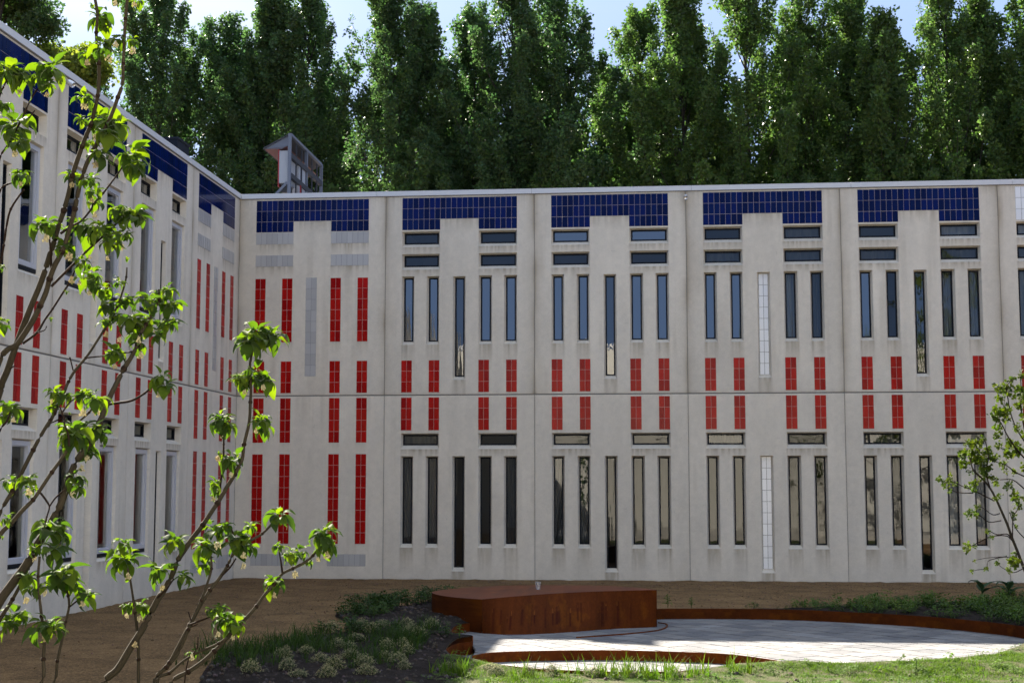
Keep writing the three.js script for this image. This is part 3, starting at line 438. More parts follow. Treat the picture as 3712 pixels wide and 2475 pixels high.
LEFT_STEMS.push([[.618,3.026,.087,.003],[.641,3.055,.088,.002]]);
LEFT_STEMS.push([[.000,.000,.000,.005],[.197,1.545,.100,.004],[.561,3.091,.200,.004],[.572,3.111,.201,.003],[.585,3.141,.203,.003]]);
LEFT_STEMS.push([[.819,2.169,-.423,.004],[.807,2.193,-.420,.003],[.788,2.212,-.416,.003]]);
LEFT_STEMS.push([[.847,2.218,-.421,.004],[.847,2.203,-.321,.003]]);
LEFT_STEMS.push([[.759,2.008,-.383,.005],[.816,2.012,-.351,.005],[.884,2.019,-.318,.005],[.946,2.044,-.284,.004],[.989,2.068,-.248,.004]]);
LEFT_STEMS.push([[.000,.000,.000,.005],[.161,.952,-.057,.005],[.460,1.903,-.114,.004],[.484,1.932,-.113,.004],[.496,1.965,-.111,.003]]);
LEFT_STEMS.push([[.386,2.146,-.334,.003],[.425,2.153,-.287,.002]]);
const RIGHT_STEMS = [];
RIGHT_STEMS.push([[-.050,.000,-.090,.009],[-.151,.441,-.293,.009],[-.252,.882,-.451,.008],[-.251,.979,-.441,.007],[-.253,1.071,-.431,.007],[-.263,1.170,-.420,.006],[-.273,1.248,-.411,.005],[-.283,1.311,-.404,.005],[-.293,1.354,-.399,.004]]);
RIGHT_STEMS.push([[-.071,.000,-.068,.017],[-.213,.448,-.220,.017],[-.355,.896,-.339,.015],[-.309,.947,-.356,.015],[-.259,1.036,-.370,.014],[-.216,1.111,-.385,.014],[-.186,1.179,-.399,.013],[-.157,1.241,-.414,.013],[-.154,1.250,-.431,.013],[-.123,1.315,-.446,.012],[-.099,1.386,-.460,.012],[-.080,1.422,-.476,.011],[-.049,1.475,-.492,.011],[-.012,1.529,-.508,.010],[.020,1.584,-.524,.010],[.039,1.620,-.540,.010],[.071,1.681,-.556,.009],[.103,1.743,-.571,.009],[.130,1.804,-.585,.008],[.134,1.870,-.597,.008],[.151,1.961,-.608,.007],[.153,2.052,-.617,.007],[.151,2.114,-.629,.006],[.141,2.200,-.638,.006],[.149,2.281,-.649,.005]]);
RIGHT_STEMS.push([[-.152,1.237,-.373,.005],[-.108,1.274,-.349,.004],[-.069,1.317,-.322,.003]]);
RIGHT_STEMS.push([[.024,1.630,-.602,.006],[.036,1.714,-.595,.005],[.046,1.780,-.589,.005],[.050,1.870,-.580,.004],[.050,1.942,-.573,.004],[.048,1.990,-.568,.004]]);
RIGHT_STEMS.push([[-.107,1.414,-.511,.004],[-.116,1.444,-.507,.003]]);
RIGHT_STEMS.push([[-.023,.000,-.051,.010],[-.069,.463,-.167,.009],[-.115,.925,-.257,.008],[-.073,.970,-.269,.008],[-.030,1.026,-.280,.007],[.008,1.118,-.287,.007],[.027,1.169,-.296,.006],[.053,1.232,-.305,.006],[.073,1.296,-.313,.005],[.088,1.359,-.320,.005],[.082,1.411,-.327,.004]]);
RIGHT_STEMS.push([[-.021,.000,-.052,.010],[-.062,.464,-.168,.009],[-.104,.928,-.258,.008],[-.062,.987,-.273,.008],[-.026,1.060,-.285,.008],[.010,1.134,-.298,.008],[.046,1.208,-.311,.007],[.082,1.272,-.325,.007],[.119,1.323,-.340,.007],[.144,1.369,-.354,.006],[.163,1.416,-.368,.006],[.194,1.450,-.384,.006],[.237,1.476,-.402,.006],[.269,1.497,-.420,.005],[.307,1.538,-.436,.005]]);
RIGHT_STEMS.push([[.119,1.323,-.340,.004],[.160,1.364,-.339,.004],[.184,1.400,-.338,.003]]);
RIGHT_STEMS.push([[.167,1.433,-.383,.005],[.165,1.474,-.379,.004],[.153,1.516,-.374,.003]]);
RIGHT_STEMS.push([[-.010,.000,-.053,.011],[-.031,.455,-.172,.010],[-.052,.909,-.265,.009],[.011,.951,-.288,.009],[.063,.989,-.311,.009],[.103,1.028,-.332,.009],[.138,1.066,-.353,.008],[.180,1.117,-.374,.008],[.209,1.150,-.395,.008],[.251,1.201,-.415,.007],[.275,1.241,-.435,.007],[.312,1.287,-.455,.007],[.343,1.331,-.475,.006],[.380,1.351,-.498,.006],[.423,1.374,-.522,.006],[.454,1.403,-.543,.006],[.480,1.444,-.563,.005]]);
RIGHT_STEMS.push([[.346,1.335,-.461,.005],[.341,1.377,-.456,.004],[.332,1.430,-.450,.003]]);
RIGHT_STEMS.push([[-.017,.000,-.042,.007],[-.052,.466,-.136,.007],[-.086,.932,-.209,.006],[-.038,.956,-.202,.006],[.011,.997,-.194,.005],[.066,1.032,-.188,.005],[.114,1.053,-.182,.005],[.168,1.077,-.176,.005],[.199,1.098,-.168,.004]]);
RIGHT_STEMS.push([[.008,.000,-.033,.004],[.025,.486,-.108,.004],[.042,.973,-.166,.003],[.054,1.018,-.163,.003],[.085,1.058,-.162,.003],[.090,1.100,-.158,.002]]);
RIGHT_STEMS.push([[.022,1.140,-.268,.004],[.063,1.155,-.261,.004],[.113,1.174,-.253,.003]]);
RIGHT_STEMS.push([[.028,1.131,-.270,.003],[.051,1.141,-.271,.002]]);
RIGHT_STEMS.push([[.025,1.154,-.267,.003],[.005,1.187,-.292,.002]]);
const YOUNG_STEMS = [];
YOUNG_STEMS.push([[.000,-.025,.000,.021],[-.065,.198,-.000,.020],[-.168,.480,.010,.020],[-.266,.730,.015,.019],[-.321,.896,.009,.018],[-.379,1.063,.002,.017],[-.437,1.247,-.002,.016],[-.496,1.399,-.010,.015],[-.556,1.550,-.018,.014],[-.615,1.669,-.029,.013],[-.675,1.754,-.044,.012],[-.736,1.822,-.060,.011],[-.797,1.890,-.076,.010],[-.823,2.010,-.090,.009],[-.842,2.078,-.110,.008]]);
YOUNG_STEMS.push([[-.629,1.669,.030,.010],[-.657,1.787,.024,.009],[-.659,1.906,.017,.008],[-.628,2.041,.007,.007],[-.647,2.178,.003,.006],[-.667,2.263,-.007,.005]]);
YOUNG_STEMS.push([[-.604,1.518,.113,.008],[-.742,1.585,.153,.008],[-.881,1.652,.193,.007],[-1.002,1.694,.229,.006],[-1.090,1.736,.262,.006],[-1.244,1.736,.296,.005]]);
YOUNG_STEMS.push([[-.855,1.610,.146,.007],[-1.025,1.618,.096,.006],[-1.095,1.652,.038,.004],[-1.166,1.686,-.019,.003]]);
YOUNG_STEMS.push([[-.538,1.367,.092,.007],[-.630,1.351,.132,.006],[-.755,1.435,.186,.005],[-.821,1.452,.228,.005]]);
YOUNG_STEMS.push([[-.522,1.283,.081,.007],[-.666,1.265,.060,.006],[-.775,1.349,.045,.006],[-.868,1.365,.021,.005]]);
YOUNG_STEMS.push([[-.432,1.085,.154,.008],[-.473,1.126,.128,.007],[-.582,1.116,.104,.006],[-.675,1.165,.084,.005]]);
YOUNG_STEMS.push([[-.407,1.035,.146,.008],[-.495,1.103,.212,.007],[-.706,1.097,.282,.007],[-.835,1.041,.339,.006],[-.979,.977,.396,.005]]);
YOUNG_STEMS.push([[-.318,.801,.114,.007],[-.484,.851,.135,.005],[-.702,.843,.154,.004],[-.869,.815,.167,.003]]);
YOUNG_STEMS.push([[-.484,.860,.136,.007],[-.623,.836,.166,.006],[-.720,.803,.192,.005],[-.742,.721,.206,.005],[-.855,.706,.236,.004],[-.926,.690,.261,.003]]);
YOUNG_STEMS.push([[-.289,.718,.103,.007],[-.411,.670,.143,.005],[-.519,.705,.191,.004],[-.643,.790,.244,.003]]);
YOUNG_STEMS.push([[-.186,.601,.081,.013],[-.052,1.201,.090,.012],[-.172,1.602,.101,.010],[-.248,1.669,.075,.008],[-.368,1.770,.056,.007],[-.510,1.770,.029,.005]]);
YOUNG_STEMS.push([[-.140,1.601,-.023,.010],[-.165,1.770,-.029,.009],[-.327,1.872,-.028,.008],[-.405,1.940,-.039,.006],[-.551,1.991,-.045,.005]]);
YOUNG_STEMS.push([[-.008,1.196,-.077,.013],[-.066,1.872,-.017,.012],[-.216,2.041,.000,.011],[-.326,2.177,.010,.010],[-.406,2.312,.017,.009],[-.452,2.415,.017,.007],[-.515,2.517,.019,.006],[-.580,2.535,.013,.005]]);
YOUNG_STEMS.push([[-.042,1.872,-.105,.010],[-.129,2.127,-.054,.009],[-.284,2.381,.003,.008],[-.354,2.549,.043,.008],[-.391,2.718,.081,.007],[-.410,2.886,.117,.006],[-.363,2.969,.138,.005]]);
YOUNG_STEMS.push([[-.125,2.127,-.072,.010],[-.183,2.417,-.062,.009],[-.209,2.639,-.062,.008],[-.200,2.897,-.062,.006],[-.200,3.035,-.073,.005]]);
YOUNG_STEMS.push([[-.415,1.068,.151,.008],[-.396,1.318,.141,.007],[-.328,1.434,.112,.006],[-.318,1.551,.090,.005]]);
YOUNG_STEMS.push([[-.182,.985,.120,.008],[-.285,1.085,.140,.007],[-.381,1.202,.161,.006],[-.446,1.385,.186,.005]]);
const LEFT_CLUSTERS = [[.932,3.454,.082,.028],[1.004,3.456,.061,.028],[.823,3.435,-.041,.050],[.789,3.471,-.047,.019],[.839,3.403,-.045,.021],[.759,3.308,-.088,.035],[.857,3.303,.015,.049],[.938,3.316,.066,.031],[.966,3.327,.005,.034],[.574,3.166,.188,.056],[.606,3.155,.154,.066],[.721,3.182,.140,.056],[.657,3.168,.102,.036],[.703,3.135,.121,.031],[.566,3.042,.189,.035],[.563,2.983,.079,.077],[.607,2.921,.136,.041],[.769,3.130,-.055,.037],[.748,3.053,-.087,.032],[.778,3.066,-.163,.064],[.891,3.026,-.059,.063],[.883,2.978,.003,.052],[.743,2.987,-.174,.027],[.845,2.905,-.019,.042],[.841,2.978,-.357,.072],[.878,2.921,-.307,.049],[.638,2.791,.172,.043],[.663,2.869,-.215,.038],[.801,2.818,-.054,.037],[.737,2.811,-.245,.038],[.710,2.789,-.327,.039],[.810,2.750,-.307,.038],[.895,2.721,-.248,.059],[.531,2.478,.084,.020],[.358,2.314,-.312,.037],[.580,2.656,-.120,.045],[.580,2.677,-.184,.048],[.579,2.681,-.273,.031],[.657,2.588,-.172,.042],[.681,2.676,-.258,.049],[.720,2.660,-.272,.058],[.786,2.661,-.216,.048],[.820,2.608,-.229,.054],[.870,2.637,-.227,.042],[.843,2.729,-.224,.036],[.913,2.709,-.223,.051],[.720,2.529,-.188,.036],[.678,2.511,-.388,.050],[.721,2.468,-.315,.037],[.672,2.477,-.556,.045],[.735,2.505,-.534,.032],[.708,2.405,-.502,.048],[.743,2.434,-.580,.045],[.701,2.342,-.507,.032],[.736,2.367,-.501,.032],[.827,2.326,-.434,.059],[.875,2.337,-.479,.050],[.905,2.406,-.424,.050],[.914,2.434,-.543,.051],[.972,2.459,-.448,.034],[.961,2.405,-.524,.044],[.952,2.328,-.517,.051],[.955,2.278,-.402,.037],[.835,2.285,-.466,.038],[.779,2.204,-.400,.050],[.869,2.238,-.430,.034],[1.039,2.088,-.191,.042],[1.061,2.058,-.200,.036],[.767,2.586,-.539,.019],[.545,2.324,-.336,.017],[.615,2.425,-.305,.015],[.663,1.959,-.259,.010],[.473,1.976,-.160,.048],[.460,1.947,-.163,.030],[.543,2.044,-.394,.043],[.578,2.038,-.403,.037],[.532,1.995,-.407,.031],[.641,2.041,-.453,.050],[.830,2.006,-.091,.047],[.744,2.004,-.373,.037],[.741,1.883,-.082,.047],[.680,1.893,-.350,.055],[.774,1.908,-.273,.042],[.394,1.706,-.359,.037],[.502,1.706,-.272,.042],[.580,1.674,-.129,.025],[.742,1.869,-.119,.063],[.682,1.851,-.350,.060],[.743,1.882,-.298,.053],[.740,1.898,-.375,.033],[.727,1.810,-.309,.033],[.695,1.712,-.263,.042],[.697,1.680,-.261,.036],[.540,1.569,-.024,.028],[.530,1.495,-.010,.012],[.624,1.520,-.208,.071],[.629,1.498,-.276,.046],[.669,1.441,-.140,.057],[.576,1.451,-.185,.032],[.548,1.342,-.198,.045],[.606,1.305,-.115,.031],[.606,1.343,-.391,.066],[.632,1.318,-.380,.046],[.686,1.329,-.033,.025],[.702,1.268,-.364,.043],[.469,1.195,-.281,.055],[.471,1.174,-.234,.039],[.690,1.177,-.037,.059],[.733,1.181,.004,.043]];
const LEFT_FLOWERS = [[.607,1.668,-.047],[.695,1.657,-.251],[.555,1.417,-.228],[.646,1.478,-.221],[.531,1.262,-.220],[.682,1.308,-.031],[.706,1.244,-.338],[.707,1.149,-.014],[.733,1.793,-.272],[.714,1.757,-.263],[.622,2.609,-.078],[.694,2.548,-.129],[.751,2.554,-.194],[.688,2.604,-.538],[.746,2.651,-.539],[.623,2.490,-.327],[.654,2.475,-.331],[.694,2.438,-.337],[.760,2.722,-.213],[.734,2.787,-.242],[.806,2.258,-.383],[.873,2.259,-.399],[.888,2.196,-.382],[.800,2.150,-.349],[1.021,2.031,-.230],[.523,1.931,-.087],[.935,2.293,-.429],[.713,2.290,-.472],[.779,1.959,-.095],[.828,1.963,-.107],[.544,2.018,-.379],[.791,3.259,-.020],[.938,3.291,.086],[.867,3.277,-.023],[.996,3.269,.076],[1.014,3.427,.115],[.948,3.434,.122],[.601,3.110,.127],[.739,3.166,.120],[.695,3.100,.118],[.579,2.887,.107],[.836,2.974,-.009],[.869,2.952,-.016],[.826,2.876,-.041],[.871,2.922,-.320],[.733,2.783,-.241],[.620,2.770,.141],[.690,2.825,-.152],[.766,3.111,-.065]];
const RIGHT_CLUSTERS = [[-.322,1.372,-.445,.075],[-.286,1.448,-.333,.042],[-.294,1.191,-.414,.028],[-.253,1.188,-.460,.039],[-.152,1.327,-.394,.057],[-.166,1.426,-.532,.029],[-.272,1.037,-.425,.011],[.090,1.792,-.591,.056],[.018,1.808,-.618,.019],[.023,1.693,-.548,.037],[.010,1.656,-.590,.025],[-.114,1.452,-.464,.055],[-.047,1.315,-.367,.042],[.063,1.442,-.297,.059],[.092,1.441,-.319,.041],[.045,1.362,-.378,.036],[.023,1.504,-.559,.055],[.107,1.514,-.427,.042],[.178,1.462,-.376,.060],[.207,1.427,-.384,.060],[.217,1.520,-.429,.030],[.331,1.556,-.434,.057],[.504,1.482,-.536,.061],[.513,1.439,-.555,.055],[.340,1.438,-.407,.030],[.376,1.393,-.484,.054],[.390,1.407,-.579,.043],[.426,1.370,-.584,.021],[.308,1.286,-.470,.045],[.148,1.202,-.254,.032],[.140,1.137,-.343,.056],[.193,1.127,-.326,.053],[.121,1.193,-.224,.029],[.057,1.031,-.196,.023],[.156,2.340,-.688,.086],[.142,2.304,-.629,.067],[.214,2.327,-.685,.068],[.159,2.160,-.667,.067],[.199,2.140,-.659,.055],[.108,2.140,-.648,.049],[.074,2.153,-.658,.031],[.206,1.966,-.598,.048],[.208,1.932,-.638,.042],[.050,1.965,-.544,.054],[.060,1.948,-.571,.048]];
const RIGHT_FLOWERS = [[-.279,1.320,-.373],[-.284,1.155,-.389],[-.232,1.145,-.396],[-.232,1.046,-.344],[-.147,1.270,-.403],[.097,1.736,-.537],[.014,1.635,-.570],[.037,1.804,-.555],[.120,1.448,-.297],[.222,1.410,-.310],[.219,1.366,-.314],[.329,1.533,-.409],[.518,1.403,-.534],[.485,1.383,-.518],[.399,1.325,-.472],[.323,1.243,-.418],[.173,1.112,-.139],[.177,1.080,-.334],[.069,1.021,-.160],[.137,2.090,-.593],[.214,2.112,-.605],[.188,1.924,-.579],[.053,1.902,-.547]];
const YOUNG_CLUSTERS = [[-.349,2.981,.083,.051],[-.191,3.021,-.111,.052],[-.505,2.858,.163,.054],[-.371,2.892,.025,.060],[-.511,2.753,.070,.051],[-.371,2.777,.074,.048],[-.245,2.822,.040,.068],[-.478,2.611,.016,.060],[-.402,2.597,.109,.059],[-.571,2.536,-.023,.051],[-.467,2.517,.025,.060],[-.226,2.660,-.124,.052],[-.380,2.483,.005,.026],[-.497,2.383,-.042,.051],[-.301,2.396,.038,.054],[-.516,2.305,-.008,.043],[-.482,2.161,-.032,.043],[-.342,2.212,-.055,.051],[-.419,2.091,.041,.059],[-.292,2.144,-.063,.068],[-.435,1.975,-.117,.043],[-.429,1.890,-.083,.038],[-.303,1.864,-.127,.038],[-.786,2.218,-.193,.060],[-.780,2.178,.003,.060],[-.780,2.113,-.118,.069],[-.916,2.094,-.034,.060],[-.887,1.959,-.151,.055],[-.719,2.011,-.183,.069],[-.700,1.973,.023,.048],[-.659,2.256,-.045,.034],[-.621,2.145,-.042,.043],[-.591,2.042,-.043,.060],[-.549,2.041,.026,.043],[-.620,1.906,-.044,.038],[-.684,1.838,.007,.060],[-.715,1.771,-.086,.038],[-.618,1.804,.036,.037],[-.555,1.745,.006,.042],[-.819,1.873,-.131,.034],[-.875,1.719,.176,.047],[-.923,1.669,.163,.030],[-.876,1.644,.284,.030],[-1.291,1.752,.371,.042],[-1.187,1.719,.293,.042],[-1.134,1.794,.248,.037],[-1.109,1.627,.101,.020],[-1.073,1.728,.219,.024],[-1.153,1.677,-.039,.021],[-.439,1.694,.134,.051],[-.515,1.567,-.014,.037],[-.617,1.527,.171,.037],[-.842,1.453,.320,.033],[-.885,1.358,.097,.047],[-.815,1.341,.074,.030],[-.690,1.159,.150,.030],[-.704,1.099,.339,.023],[-1.000,.981,.492,.049],[-.909,1.001,.375,.025],[-.333,1.560,.116,.059],[-.330,1.442,.088,.042],[-.425,1.385,.165,.027],[-.382,1.344,.186,.037],[-.343,1.216,.077,.024],[-.667,.795,.348,.033],[-.930,.691,.281,.027],[-.752,.724,.252,.020],[-.881,.811,.186,.017],[-.421,.780,.199,.067],[-.346,.868,-.057,.042],[-.490,.706,.203,.030],[-.525,.727,.284,.025],[-.131,2.726,-.092,.069],[-.133,2.516,.015,.068],[-.134,2.281,-.077,.068],[-.052,2.041,-.045,.068],[-.159,2.144,-.064,.060],[-.091,1.873,-.109,.068],[-.181,1.940,-.072,.051]];
// ---------------------------------------------------------------- small fittings
M.chrome = std([0.7, 0.7, 0.72], 0.25, { metalness: 0.7 });
M.dark = std([0.02, 0.022, 0.026], 0.5);
M.steel = matt([0.12, 0.14, 0.185], 0.6, 0.35);
M.steelDark = matt([0.045, 0.05, 0.062], 0.65, 0.25);
M.redEdge = std([0.25, 0.012, 0.015], 0.5);
M.redSheet = std([0.13, 0.05, 0.055], 0.7);
M.cabinet = matt([0.3, 0.325, 0.37], 0.6, 0.3);
function spot(x, y, z, turn, label) {
  const s = thing('wall_spotlight', label, 'spotlight', [x, y, z], turn, 'spotlights under the coping');
  part(s, 'wall_plate', new THREE.CylinderGeometry(0.03, 0.03, 0.012, 16).rotateX(Math.PI / 2).translate(0, 0, 0.006), M.dark);
  part(s, 'arm', tube([[0, 0, 0.01, 0.009], [0, 0.012, 0.05, 0.009], [0, 0, 0.085, 0.009]], 8), M.dark);
  const h = new THREE.LatheGeometry([[0, -0.06], [0.018, -0.058], [0.034, -0.045], [0.04, -0.02], [0.041, 0.05], [0.037, 0.052], [0.034, 0.03], [0, 0.028]].map(p => new THREE.Vector2(...p)), 20).rotateX(Math.PI / 2 + 0.55).translate(0, -0.012, 0.115);
  part(s, 'lamp_head', h, M.chrome);
}
spot(8.365, 6.965, 0, 0, 'small round chrome spotlight above the joint between third and fourth bays');
spot(0, 6.965, 8.29, Math.PI / 2, 'small grey spotlight under the coping of the left wing');
{ // plant on the roof behind the parapet
  const u = thing('rooftop_unit', 'grey steel frame with sloping hood over a white plant cabinet on the roof', 'rooftop unit', [0.63, 7.04, -1.2]);
  const bar = (x0, y0, z0, x1, y1, z1, w) => { const a = new THREE.Vector3(x0, y0, z0), b = new THREE.Vector3(x1, y1, z1), g = new THREE.BoxGeometry(w, a.distanceTo(b), w), d = b.clone().sub(a).normalize(); return g.applyQuaternion(new THREE.Quaternion().setFromUnitVectors(new THREE.Vector3(0, 1, 0), d)).translate((x0 + x1) / 2, (y0 + y1) / 2, (z0 + z1) / 2); };
  for (const z of [0, -1.38, -2.74]) part(u, 'post', span(-0.03, 0.03, 0, 1.6, z - 0.03, z + 0.03), M.steel);
  part(u, 'top_beam', span(-0.028, 0.028, 1.56, 1.615, -2.7, -0.035), M.steel);
  for (const y of [0.72, 1.12]) part(u, 'rail', span(-0.035, 0.035, y, y + 0.1, -2.7, -0.04), M.steelDark);
  const hood = new THREE.Shape([[0, 1.6], [-0.5, 1.33], [-0.5, 1.3], [-0.17, 1.3], [-0.03, 1.37], [-0.03, 1.56]].map(p => new THREE.Vector2(...p)));
  part(u, 'hood', new THREE.ExtrudeGeometry(hood, { depth: 0.012, bevelEnabled: false }).translate(0, 0, -0.03), M.steel);
  part(u, 'hood_roof', bar(-0.015, 1.61, -1.38, -0.53, 1.335, -1.38, 0.02).scale(1, 1, 1), M.steel);
  part(u, 'hood_sheet', geom([0, 1.605, 0.02, -0.53, 1.32, 0.02, -0.53, 1.32, -2.76, 0, 1.605, -2.76, 0, 1.58, 0.02, -0.53, 1.295, 0.02, -0.53, 1.295, -2.76, 0, 1.58, -2.76], [0, 1, 2, 0, 2, 3, 4, 6, 5, 4, 7, 6, 1, 5, 6, 1, 6, 2, 0, 4, 5, 0, 5, 1, 3, 2, 6, 3, 6, 7]).toNonIndexed(), M.steelDark).geometry.computeVertexNormals();
  part(u, 'soffit', geom([-0.05, 1.34, 0, -0.5, 1.29, 0, -0.5, 1.29, -2.7, -0.05, 1.34, -2.7], [0, 2, 1, 0, 3, 2]), M.redSheet);
  part(u, 'cabinet', span(-0.22, -0.04, 0.62, 1.27, -0.62, -0.05), M.cabinet);
  part(u, 'cabinet', span(-0.2, 0.0, 0.05, 1.2, -1.3, -0.75), M.cabinet);
  part(u, 'red_edge', span(-0.245, -0.225, 0.55, 1.3, -0.64, -0.05), M.redEdge);
  part(u, 'red_edge', span(0.05, 0.07, 0.1, 0.7, -0.7, -0.66), M.redEdge);
  part(u, 'pump', span(-0.18, -0.06, 0.44, 0.61, -0.5, -0.1), M.dark);
  part(u, 'brace', bar(-0.04, 0.62, 0, -0.62, 0.0, 0, 0.045), M.steel);
  for (const z of [-0.45, -0.9, -1.8, -2.25]) part(u, 'strut', span(0.005, 0.03, 0.05, 1.5, z - 0.03, z), M.steelDark);
  const v = thing('roof_box', 'dark blue box standing on the roof of the left wing', 'roof box', [-1.55, 7.035, -0.8]);
  part(v, 'casing', span(-0.15, 0.15, 0, 1.36, -0.35, 0.35), matt([0.006, 0.01, 0.02], 0.6, 0.3)); part(v, 'lid', span(-0.17, 0.17, 1.36, 1.4, -0.37, 0.37), matt([0.01, 0.014, 0.024], 0.6, 0.3));
}
{ // tumbler left on the bench
  const c = thing('plastic_cup', 'clear ribbed plastic cup left standing on the rusty bench', 'cup', [6.14, 0.318, 6.66]);
  const m = new THREE.MeshPhysicalMaterial({ transmission: 0.85, thickness: 0, roughness: 0.15, ior: 1.45, side: THREE.DoubleSide }); m.color.setRGB(0.85, 0.86, 0.88);
  part(c, 'body', new THREE.LatheGeometry([[0, 0.004], [0.026, 0.004], [0.028, 0.0], [0.03, 0.03], [0.036, 0.07], [0.038, 0.1], [0.0365, 0.1]].map(p => new THREE.Vector2(...p)), 20), m);
  part(c, 'rim', new THREE.TorusGeometry(0.0375, 0.002, 6, 24).rotateX(Math.PI / 2).translate(0, 0.1, 0), m);
}

// ---------------------------------------------------------------- leaves
// a leaf with a fold along its midrib and a bend; base at the origin, pointing along +z, upper side +y, length 1
function leafGeo(width, bend, fold, seed, seg = 7) {
  const r = rng(seed), pos = [], idx = []; let y = 0, z = 0, a = r() * 0.2 + 0.15;
  for (let i = 0; i <= seg; i++) {
    const t = i / seg, w = width * 0.5 * Math.pow(Math.sin(Math.PI * Math.pow(clamp(t, 0, 1), 0.72)), 0.9) * (1 - 0.25 * t) + (i === seg || !i ? 0.004 : 0), f = fold * (0.7 + 0.5 * r()), wv = (r() - 0.5) * 0.06;
    pos.push(-w, y + w * f + wv, z, 0, y, z, w, y + w * f - wv, z);
    y += Math.sin(a) / seg; z += Math.cos(a) / seg; a -= bend / seg * (0.6 + 0.9 * t);
    if (i) { const b = i * 3, c = b - 3; idx.push(c, c + 1, b, b, c + 1, b + 1, c + 1, c + 2, b + 1, b + 1, c + 2, b + 2); }
  }
  return geom(pos, idx);
}
const bladeLeaf = [[0.52, 1.3, 0.45], [0.56, 2.0, 0.35], [0.48, 1.7, 0.6], [0.58, 0.9, 0.3], [0.5, 2.5, 0.5], [0.46, 0.6, 0.7]].map((p, i) => leafGeo(...p, 50 + i));
const leafTones = [[0.08, 0.145, 0.002], [0.05, 0.105, 0.003], [0.112, 0.175, 0.002], [0.034, 0.076, 0.003]].map(c => leafMat(c, 0.68, 0.95, { clearcoat: 0.05, clearcoatRoughness: 0.35 }));
const barkTex = texOf(128, 512, (u, v) => { const s = fbm(u * 22, v * 10, 4), k = 0.55 + 0.9 * s; return [0.036 * k, 0.029 * k, 0.019 * k]; });
M.bark = matt([1, 1, 1], 0.9, 0.25, { map: barkTex, bumpMap: barkTex, bumpScale: 0.004 });
M.twig = matt([0.017, 0.0095, 0.006], 0.85, 0.25, { bumpMap: barkTex, bumpScale: 0.002 });
M.petal = leafMat([0.62, 0.55, 0.33], 0.4, 0.9);
M.petalPink = leafMat([0.52, 0.43, 0.24], 0.4, 0.9);
const flowerKit = [0, 1, 2].map(s => { // drooping truss of small bells
  const r = rng(300 + s), g = [];
  for (let i = 0; i < 17; i++) { const a = r() * 6.283, q = Math.sqrt(r()) * 0.014, y = 0.002 - r() * 0.022; g.push(new THREE.SphereGeometry(0.0036, 6, 5).scale(1, 1.5, 1).rotateZ((r() - 0.5) * 1.2).translate(Math.cos(a) * q, y, Math.sin(a) * q)); g.push(tube([[0, 0.012, 0, 0.0007], [Math.cos(a) * q * 0.8, y + 0.006, Math.sin(a) * q * 0.8, 0.0006]], 3, 1)); }
  return mergeGeometries(g);
});
function shrub(base, label, stems, clusters, flowers, seed) {
  const t = thing('flowering_shrub', label, 'shrub', base), r = rng(seed), leaves = [], Z = new THREE.Vector3(0, 0, 1);
  for (const s of stems) part(t, 'stem', tube(s.map(p => [p[0], p[1], p[2], Math.max(0.0022, p[3])]), 8, 4), s[0][3] > 0.0065 ? M.bark : M.twig);
  for (const s of stems) { // swollen joints
    const g = []; for (let i = 3; i < s.length; i += 2) if (s[i][3] < 0.011) g.push(new THREE.SphereGeometry(s[i][3] * 1.45, 6, 5).translate(s[i][0], s[i][1], s[i][2]));
    if (g.length) { const m = part(t, 'stem_joints', mergeGeometries(g), M.twig); m.userData.kind = 'stuff'; }
  }
  for (const [cx, cy, cz, R] of clusters) {
    const bud = R < 0.02, n = bud ? 5 : Math.round(clamp(8 + R * 190, 10, 21)), az0 = r() * 6.28;
    for (let i = 0; i < n; i++) {
      const az = az0 + i * 2.4 + (r() - 0.5) * 0.5, tier = i / n, el = bud ? 0.9 + r() * 0.5 : mix(-1.15, 0.85, Math.pow(tier, 1.15)) + (r() - 0.5) * 0.35;
      const d = new THREE.Vector3(Math.cos(az) * Math.cos(el), Math.sin(el), Math.sin(az) * Math.cos(el));
      const len = bud ? R * 1.5 : clamp(R * mix(1.45, 0.95, tier) * (0.5 + 0.8 * r()), 0.02, 0.1), off = R * 0.2;
      const o = new THREE.Object3D(); o.position.set(cx + d.x * off + (r() - 0.5) * R * 0.35, cy + R * 0.3 + d.y * off * 0.6 + (r() - 0.5) * R * 0.5, cz + d.z * off + (r() - 0.5) * R * 0.3);
      const y = new THREE.Vector3(0, 1, 0).addScaledVector(d, -d.y).normalize(), x = y.clone().cross(d).normalize(); y.copy(d).cross(x);
      o.quaternion.setFromRotationMatrix(new THREE.Matrix4().makeBasis(x, y, d)); o.rotateZ((r() - 0.5) * 0.9); o.scale.setScalar(len); o.scale.x *= bud ? 0.6 : 1 + 0.35 * r();
      o.updateMatrix(); leaves.push([len, o, Math.floor(r() * bladeLeaf.length), Math.floor(r() * 4)]);
    }
  }
  leaves.sort((a, b) => b[0] - a[0]);
  leaves.slice(0, 300).forEach(([, o, g, m]) => { const k = part(t, 'leaf', bladeLeaf[g], leafTones[m]); k.position.copy(o.position); k.quaternion.copy(o.quaternion); k.scale.copy(o.scale); });
  for (let q = 0; q < 4; q++) { const rest = leaves.slice(300).filter(l => l[3] === q).map(([, o, g]) => bladeLeaf[g].clone().applyMatrix4(o.matrix)); if (rest.length) part(t, 'small_leaves', mergeGeometries(rest), leafTones[q]).userData.kind = 'stuff'; }
  flowers.forEach(([x, y, z], i) => { const k = part(t, 'flower_cluster', flowerKit[i % 3], i % 4 === 3 ? M.petalPink : M.petal); k.position.set(x, y + 0.008, z); k.rotation.y = i; k.scale.setScalar(0.6 + 0.4 * r()); });
}
